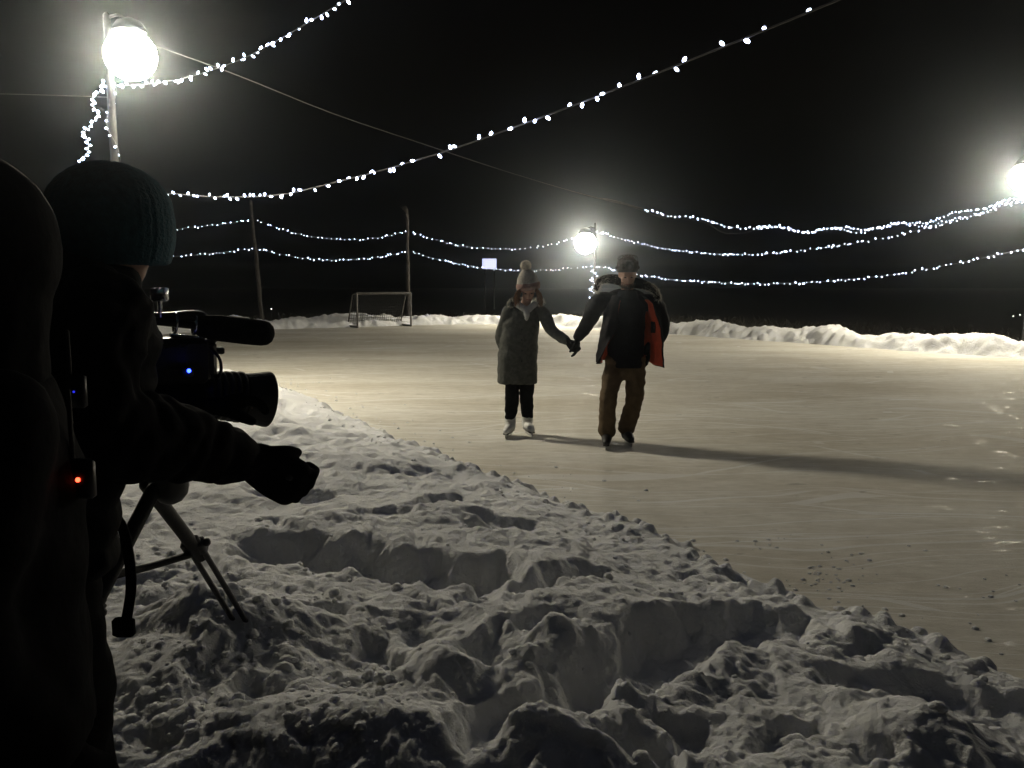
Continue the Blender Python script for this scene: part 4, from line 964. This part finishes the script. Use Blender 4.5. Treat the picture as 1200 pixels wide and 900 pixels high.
# belt pack with a red light, and a second small blue light on a radio
REDL = mat('red_indicator', (0.8, .1, .05), .4, 0, 5, emit=(1, .05, .02), estr=9); BLUEL = mat('blue_indicator', (.1, .1, .8), .4, 0, 5, emit=(.02, .05, 1), estr=14); BLUEL2 = mat('dim_blue_indicator', (.1, .1, .8), .4, 0, 5, emit=(.03, .04, 1), estr=0.9)
PLAST = mat('black_plastic', (.014, .014, .015), .42, .2, 20, .05, 200); RUB = mat('black_rubber', (.012, .012, .012), .7, .2, 30, .2, 120)
def pack(name, label, x, y, Y, h, lm, lr, cat, dcap):
    dg = bpy.context.evaluated_depsgraph_get(); dg.update(); ok, hit, *_ = scene.ray_cast(dg, Vector((0, 0, CAM_H)), Vector(tuple(unit(ray(x, y)))))
    c = P(x, y, (hit[1] if ok else Y) - 2 * h[1]); o = V(c[0], c[1], c[2] - h[2]); r_ = empty(name, o, label, cat)
    ax = [sd * 0 + unit(V(1, -.2, 0)), unit(V(.2, 1, 0)), up]
    m = MB(); m.box(c + V(0, h[1], 0), h, ax, .006); build(m, 'case', PLAST, r_, True, o)
    m = MB(); m.tube([c + V(-h[0] * .5, h[1], h[2]), c + V(-h[0] * .5, h[1], h[2] + dcap)], .004, 6); build(m, 'antenna', RUB, r_, True, o)
    m = MB(); m.ell(c + V(0, -.002, 0), (lr, lr, lr), 8, 6); build(m, 'indicator_light', lm, r_, True, o)
    return r_

# ---- bystander in a black hooded coat, side-on at the cameraman's shoulder
BY = 1.25; bh = P(-30, 300, BY); bo = V(bh[0] - .03, bh[1] - .02, .2)
per = empty('person', bo, 'person in black hooded coat standing close behind the cameraman\'s back', 'person')
m = MB(); bp = V(bo[0], bo[1], .2 + .92)
bn = bh - V(.02, 0, .16); bf = unit(V(.75, .65, 0)); bs = V(.65, -.75, 0); BT = math.atan2(bs[1], bs[0])
m.loft([(*(bp - V(0, 0, .12)), .12, .09, BT), (*bp, .165, .12, BT), (*lerp(bp, bn, .5), .16, .12, BT), (*(bn - V(0, 0, .10)), .17, .10, BT), (*(bn - V(0, 0, .02)), .08, .075, BT)])
limb(m, [bn - V(0, 0, .05), bn, bh - V(0, 0, .03)], [.065, .06, .06]); head(m, bh, bf, V(0, 0, 1))
bsh = [bn + bs * k * .17 - V(0, 0, .08) for k in (-1, 1)]
for s_, k in zip(bsh, (-1, 1)):
    e_, w_ = s_ + bs * k * .03 - bf * .06 - V(0, 0, .27), s_ - bs * k * .02 + bf * .04 - V(0, 0, .50); limb(m, [s_, e_, w_], [.056, .045, .033]); hand(m, w_, V(0, 0, -1) + bf * .2, -bs * k, bf, .4)
    hp = bp + bs * k * .09; limb(m, [hp, hp + bf * .03 - V(0, 0, .42), hp - V(0, 0, .83)], [.09, .06, .045])
fused(m, 'body', SKIN, per, bo, .012, 4)
m = MB(); m.loft([(*(bp - V(0, 0, .22)), .21, .155, BT), (*(bp), .205, .15, BT), (*lerp(bp, bn, .5), .20, .15, BT), (*(bn - V(0, 0, .11)), .205, .13, BT), (*(bn - V(0, 0, .02)), .12, .11, BT)], 24)
for s_, k in zip(bsh, (-1, 1)): limb(m, [s_, s_ + bs * k * .03 - bf * .06 - V(0, 0, .27), s_ - bs * k * .02 + bf * .03 - V(0, 0, .47)], [.085, .072, .06])
fused(m, 'hooded_coat', DOWN, per, bo, .013, 4, folds(.012, 7, 12, 6))
m = MB(); m.ell(bh + V(0, 0, .015) - bf * .01, (.128, .135, .14), 20, 12); m.tube([bh - V(0, 0, .08) - bf * .02, bn - bf * .02], [.12, .13], 14); fused(m, 'hood', DOWN, per, bo, .011, 4, folds(.008, 8, 8, 2))
m = MB()
for k in (-1, 1): hp = bp + bs * k * .09; limb(m, [hp + V(0, 0, .05), hp + bf * .03 - V(0, 0, .42), hp - V(0, 0, .80)], [.11, .09, .085])
fused(m, 'trousers', BLACKCLOTH, per, bo, .013, 4)
for k in (-1, 1):
    ak = bp + bs * k * .09 - V(0, 0, .84); m = MB(); m.tube([ak + V(0, 0, .1), ak], [.065, .058], 12); m.tube([ak - bf * .05 - V(0, 0, .03), ak + bf * .1 - V(0, 0, .03), ak + bf * .17 - V(0, 0, .04)], [.05, .05, .04], 12); fused(m, 'boot', BLACKBOOT, per, bo, .012, 4)
for s_, k in zip(bsh, (-1, 1)):
    m = MB(); hand(m, s_ - bs * k * .02 + bf * .04 - V(0, 0, .50), V(0, 0, -1) + bf * .2, -bs * k, bf, .4, 1.12, 1.3); fused(m, 'glove', BLACKCLOTH, per, bo, .006, 2)

# ---- camcorder with microphone, on its tripod
CY = 2.28; cd = unit(V(.86, .50, -.03)); cs = unit(np.cross(cd, up)); cu = np.cross(cs, cd)      # lens axis, side facing us, up
ax = [cd, cs, cu]
bc = P(206, 418, CY); org = P(200, 478, CY)
camc = empty('camcorder', org, 'black professional camcorder with lit blue indicator aimed at the skaters', 'camcorder')
def cp_(f_, s_, u_): return bc + cd * f_ + cs * s_ + cu * u_
m = MB(); m.box(cp_(-.02, 0, -.01), (.105, .055, .062), ax, .014); m.box(cp_(-.10, .0, -.02), (.04, .045, .05), ax, .01); m.box(cp_(.07, 0, -.005), (.03, .05, .052), ax, .012)
body = build(m, 'body', PLAST, camc, False, org)
m = MB(); m.box(cp_(-.03, .056, .0), (.05, .004, .032), ax, .002); build(m, 'side_panel', DARKM, body, False, org)
for f_, u_ in ((-.07, .028), (-.05, .028), (-.03, .028), (.0, .035), (.02, .035)):
    m = MB(); m.ell(cp_(f_, .060, u_), (.006, .006, .004), 8, 5); build(m, 'button', RUB, body, True, org)
m = MB(); hp_ = [cp_(-.10, 0, .05), cp_(-.085, 0, .095), cp_(-.02, 0, .105), cp_(.08, 0, .10), cp_(.095, 0, .05)]; m.tube(interp_path(hp_, .02), .016, 10); build(m, 'top_handle', PLAST, camc, True, org)
m = MB(); m.box(cp_(-.13, .0, .075), (.055, .03, .026), ax, .008); m.tube([cp_(-.18, 0, .078), cp_(-.215, 0, .08)], [.026, .034], 14); build(m, 'viewfinder', RUB, camc, True, org)
m = MB(); m.box(P(187, 345, CY - .05), (.020, .014, .018), None, .004); m.tube([P(187, 352, CY - .05), P(188, 372, CY - .03)], .006, 8); build(m, 'wireless_receiver', STEEL, camc, True, org)
# lens: stepped barrel with ribbed rings and a flared hood
lc = P(240, 462, CY + .05)
le = P(313, 468, CY + .16); ld = unit(le - lc); LL = np.linalg.norm(le - lc)
def ringset(mb, secs, k=28):
    _, u_, v_ = frame_of(ld); mb.rings([[lc + ld * t * LL + (u_ * math.cos(2 * math.pi * j / k) + v_ * math.sin(2 * math.pi * j / k)) * r_ for j in range(k)] for t, r_ in secs])
m = MB(); ringset(m, [(-.35, .045), (-.05, .047), (.0, .060), (.02, .062), (.05, .062), (.06, .058)]); lens = build(m, 'lens_barrel', PLAST, camc, True, org)
for k in range(5):
    t = .07 + k * .105; m = MB(); ringset(m, [(t, .060), (t + .008, .068 + k * .0015), (t + .06, .068 + k * .0015), (t + .07, .061)]); build(m, 'lens_ring', RUB, lens, True, org)
m = MB(); ringset(m, [(.56, .064), (.60, .070), (.75, .074), (.97, .082), (1.0, .082), (1.0, .077), (.80, .070), (.62, .066)]); build(m, 'lens_hood', RUB, lens, False, org)
m = MB(); ringset(m, [(.63, .064), (.64, .055), (.645, .01)]); build(m, 'glass', mat('lens_glass', (.01, .01, .015), .05, 0, 3, spec=1.0), lens, True, org)
m = MB(); q_ = lc + ld * .12 * LL + cs * .060 - cu * .018; m.box(q_, (.012, .006, .012), [ld, cs, up], .003); build(m, 'red_switch', mat('red_switch', (.35, .04, .02), .5, .1, 10), lens, True, org)
m = MB(); m.tube(interp_path([P(246, 408, CY), P(256, 418, CY + .0), P(259, 434, CY + .02), P(252, 448, CY + .04)], .01), .0045, 8); build(m, 'microphone_cable', RUB, camc, True, org)
m = MB(); m.ell(P(221.5, 434.5, CY - .075), (.0055, .0055, .0055), 8, 6); build(m, 'indicator_light', BLUEL, camc, True, org)
m = MB(); m.box(P(219, 436, CY - .062), (.016, .010, .013), ax, .004); build(m, 'indicator_mount', PLAST, camc, True, org)
# microphone in a foam cover, held in a shock mount
mo = P(228, 405, CY + .05)
mic = empty('shotgun_microphone', mo, 'shotgun microphone with fat black foam windscreen on top of the camcorder', 'microphone')
a_, b_ = P(180, 376, CY - .04), P(314, 391, CY + .12); md = unit(b_ - a_)
m = MB(); m.tube([a_, lerp(a_, b_, .5)], .011, 12); build(m, 'tube', PLAST, mic, True, mo)
m = MB(); ML = np.linalg.norm(b_ - a_); secs = [(.36, .018), (.37, .026), (.42, .031), (.55, .0365), (.8, .0375), (.95, .0365), (1.0, .033), (1.035, .024), (1.055, .010)]; _, u_, v_ = frame_of(md)
m.rings([[a_ + md * t * ML + (u_ * math.cos(2 * math.pi * j / 20) + v_ * math.sin(2 * math.pi * j / 20)) * r_ for j in range(20)] for t, r_ in secs]); build(m, 'windscreen', mat('black_foam', (.010, .010, .010), .95, .3, 60, .6, 300, spec=.1), mic, True, mo)
m = MB()
for t in (.18, .34): q_ = lerp(a_, b_, t); m.tube([q_ + (u_ * math.cos(x_) + v_ * math.sin(x_)) * .025 for x_ in np.linspace(0, 6.283, 17)], .0045, 6)
m.box(lerp(a_, b_, .26) - V(0, 0, .034), (.04, .012, .006), [md, np.cross(up, md), up], .002); build(m, 'shock_mount', STEEL, mic, True, mo)
m = MB(); m.box(P(247, 411, CY + .03), (.035, .012, .009), ax, .003); build(m, 'bracket', PLAST, mic, True, mo)
# tripod
foot = P(288, 716, 2.92); fz = snow_z(foot[0], foot[1])
tc_ = P(196, 500, CY); tb = V(tc_[0], tc_[1], 0.2)
tri = empty('tripod', tb, 'black twin-tube camera tripod planted in the trampled snow', 'tripod')
m = MB(); m.box(tc_ + V(0, 0, .028), (.05, .04, .012), ax, .005); m.tube([tc_ + V(0, 0, .02), tc_ - V(0, 0, .06), tc_ - V(0, 0, .11)], [.045, .05, .035], 16); build(m, 'fluid_head', PLAST, tri, True, tb)
hw_ = wrR + unit(P(345, 560, OY + .14) - wrR) * .06
m = MB(); m.tube([tc_ - V(0, 0, .03), lerp(tc_, hw_, .5) - V(0, 0, .012), hw_, hw_ + unit(hw_ - tc_) * .05], [.009, .009, .012, .013], 10); build(m, 'pan_handle', PLAST, tri, True, tb)
apx = P(150, 543, CY) ; apx = V(tc_[0], tc_[1], tc_[2] - .14)
m = MB(); m.tube([apx + V(0, 0, .05), apx - V(0, 0, .03)], .05, 16); build(m, 'bowl', PLAST, tri, True, tb)
kneeP = P(228, 640, 2.63)
def leg(top, kn, ft, nm='leg'):
    d = unit(ft - top); s_ = unit(np.cross(d, V(0, 1, .2)))
    m = MB(); m.tube([top, kn + d * .06], .021, 10); o = build(m, nm, RUB, tri, True, tb)
    m = MB(); 
    for k in (-1, 1): m.tube([kn - d * .05 + s_ * k * .021, ft + s_ * k * .021], .0095, 8)
    build(m, 'lower_tube', PLAST, o, True, tb)
    m = MB(); m.box(kn, (.036, .02, .03), [s_, np.cross(d, s_), d], .006); m.ell(kn + s_ * .042 + V(0, -.005, .012), (.014, .014, .014), 8, 6); build(m, 'clamp', PLAST, o, True, tb)
    return o
top1 = P(172, 568, CY + .03)
leg(top1, kneeP, foot - V(0, 0, .08))
cen_ = V(tc_[0], tc_[1], 0)
for ang in (70, 140):
    v_ = foot - cen_; c2, s2 = math.cos(R(ang)), math.sin(R(ang)); f2 = cen_ + V(v_[0] * c2 - v_[1] * s2, v_[0] * s2 + v_[1] * c2, 0) * .9; f2[2] = snow_z(f2[0], f2[1]) - .06
    t2 = V(tc_[0], tc_[1], top1[2]) + unit(V(f2[0] - cen_[0], f2[1] - cen_[1], 0)) * .05; leg(t2, lerp(t2, f2, .5), f2)
m = MB(); c0 = P(132, 674, 2.34); m.tube([kneeP - V(.02, 0, .03), P(175, 664, 2.48), c0], [.012, .012, .014], 8); build(m, 'spreader', RUB, tri, True, tb)
m = MB(); sp = interp_path([P(128, 596, 2.05), P(140, 612, 2.06), P(150, 650, 2.07), P(153, 690, 2.08), P(148, 725, 2.08)], .02)
ca_ = V(1, 0, 0); rg = [[p + V(-.013, 0, 0) , p + V(-.013, .006, 0), p + V(.013, .006, 0), p + V(.013, 0, 0)] for p in sp]; m.rings(rg)
m.box(P(145, 735, 2.08), (.028, .012, .026), None, .008)
tag(build(m, 'hanging_strap', BLACKCLOTH, None, False, sp[0]), 'black webbing strap with a buckle hanging beside the tripod leg', 'strap')
pack('belt_transmitter', 'small black belt pack with a glowing red light clipped to the dark coat', 92, 562, 1.36, (.022, .008, .03), REDL, .0036, 'transmitter', .10)
pack('pocket_radio', 'small black radio with a faint blue light clipped above the red-lit pack', 87, 459, 1.36, (.02, .008, .032), BLUEL2, .0022, 'radio', .08)
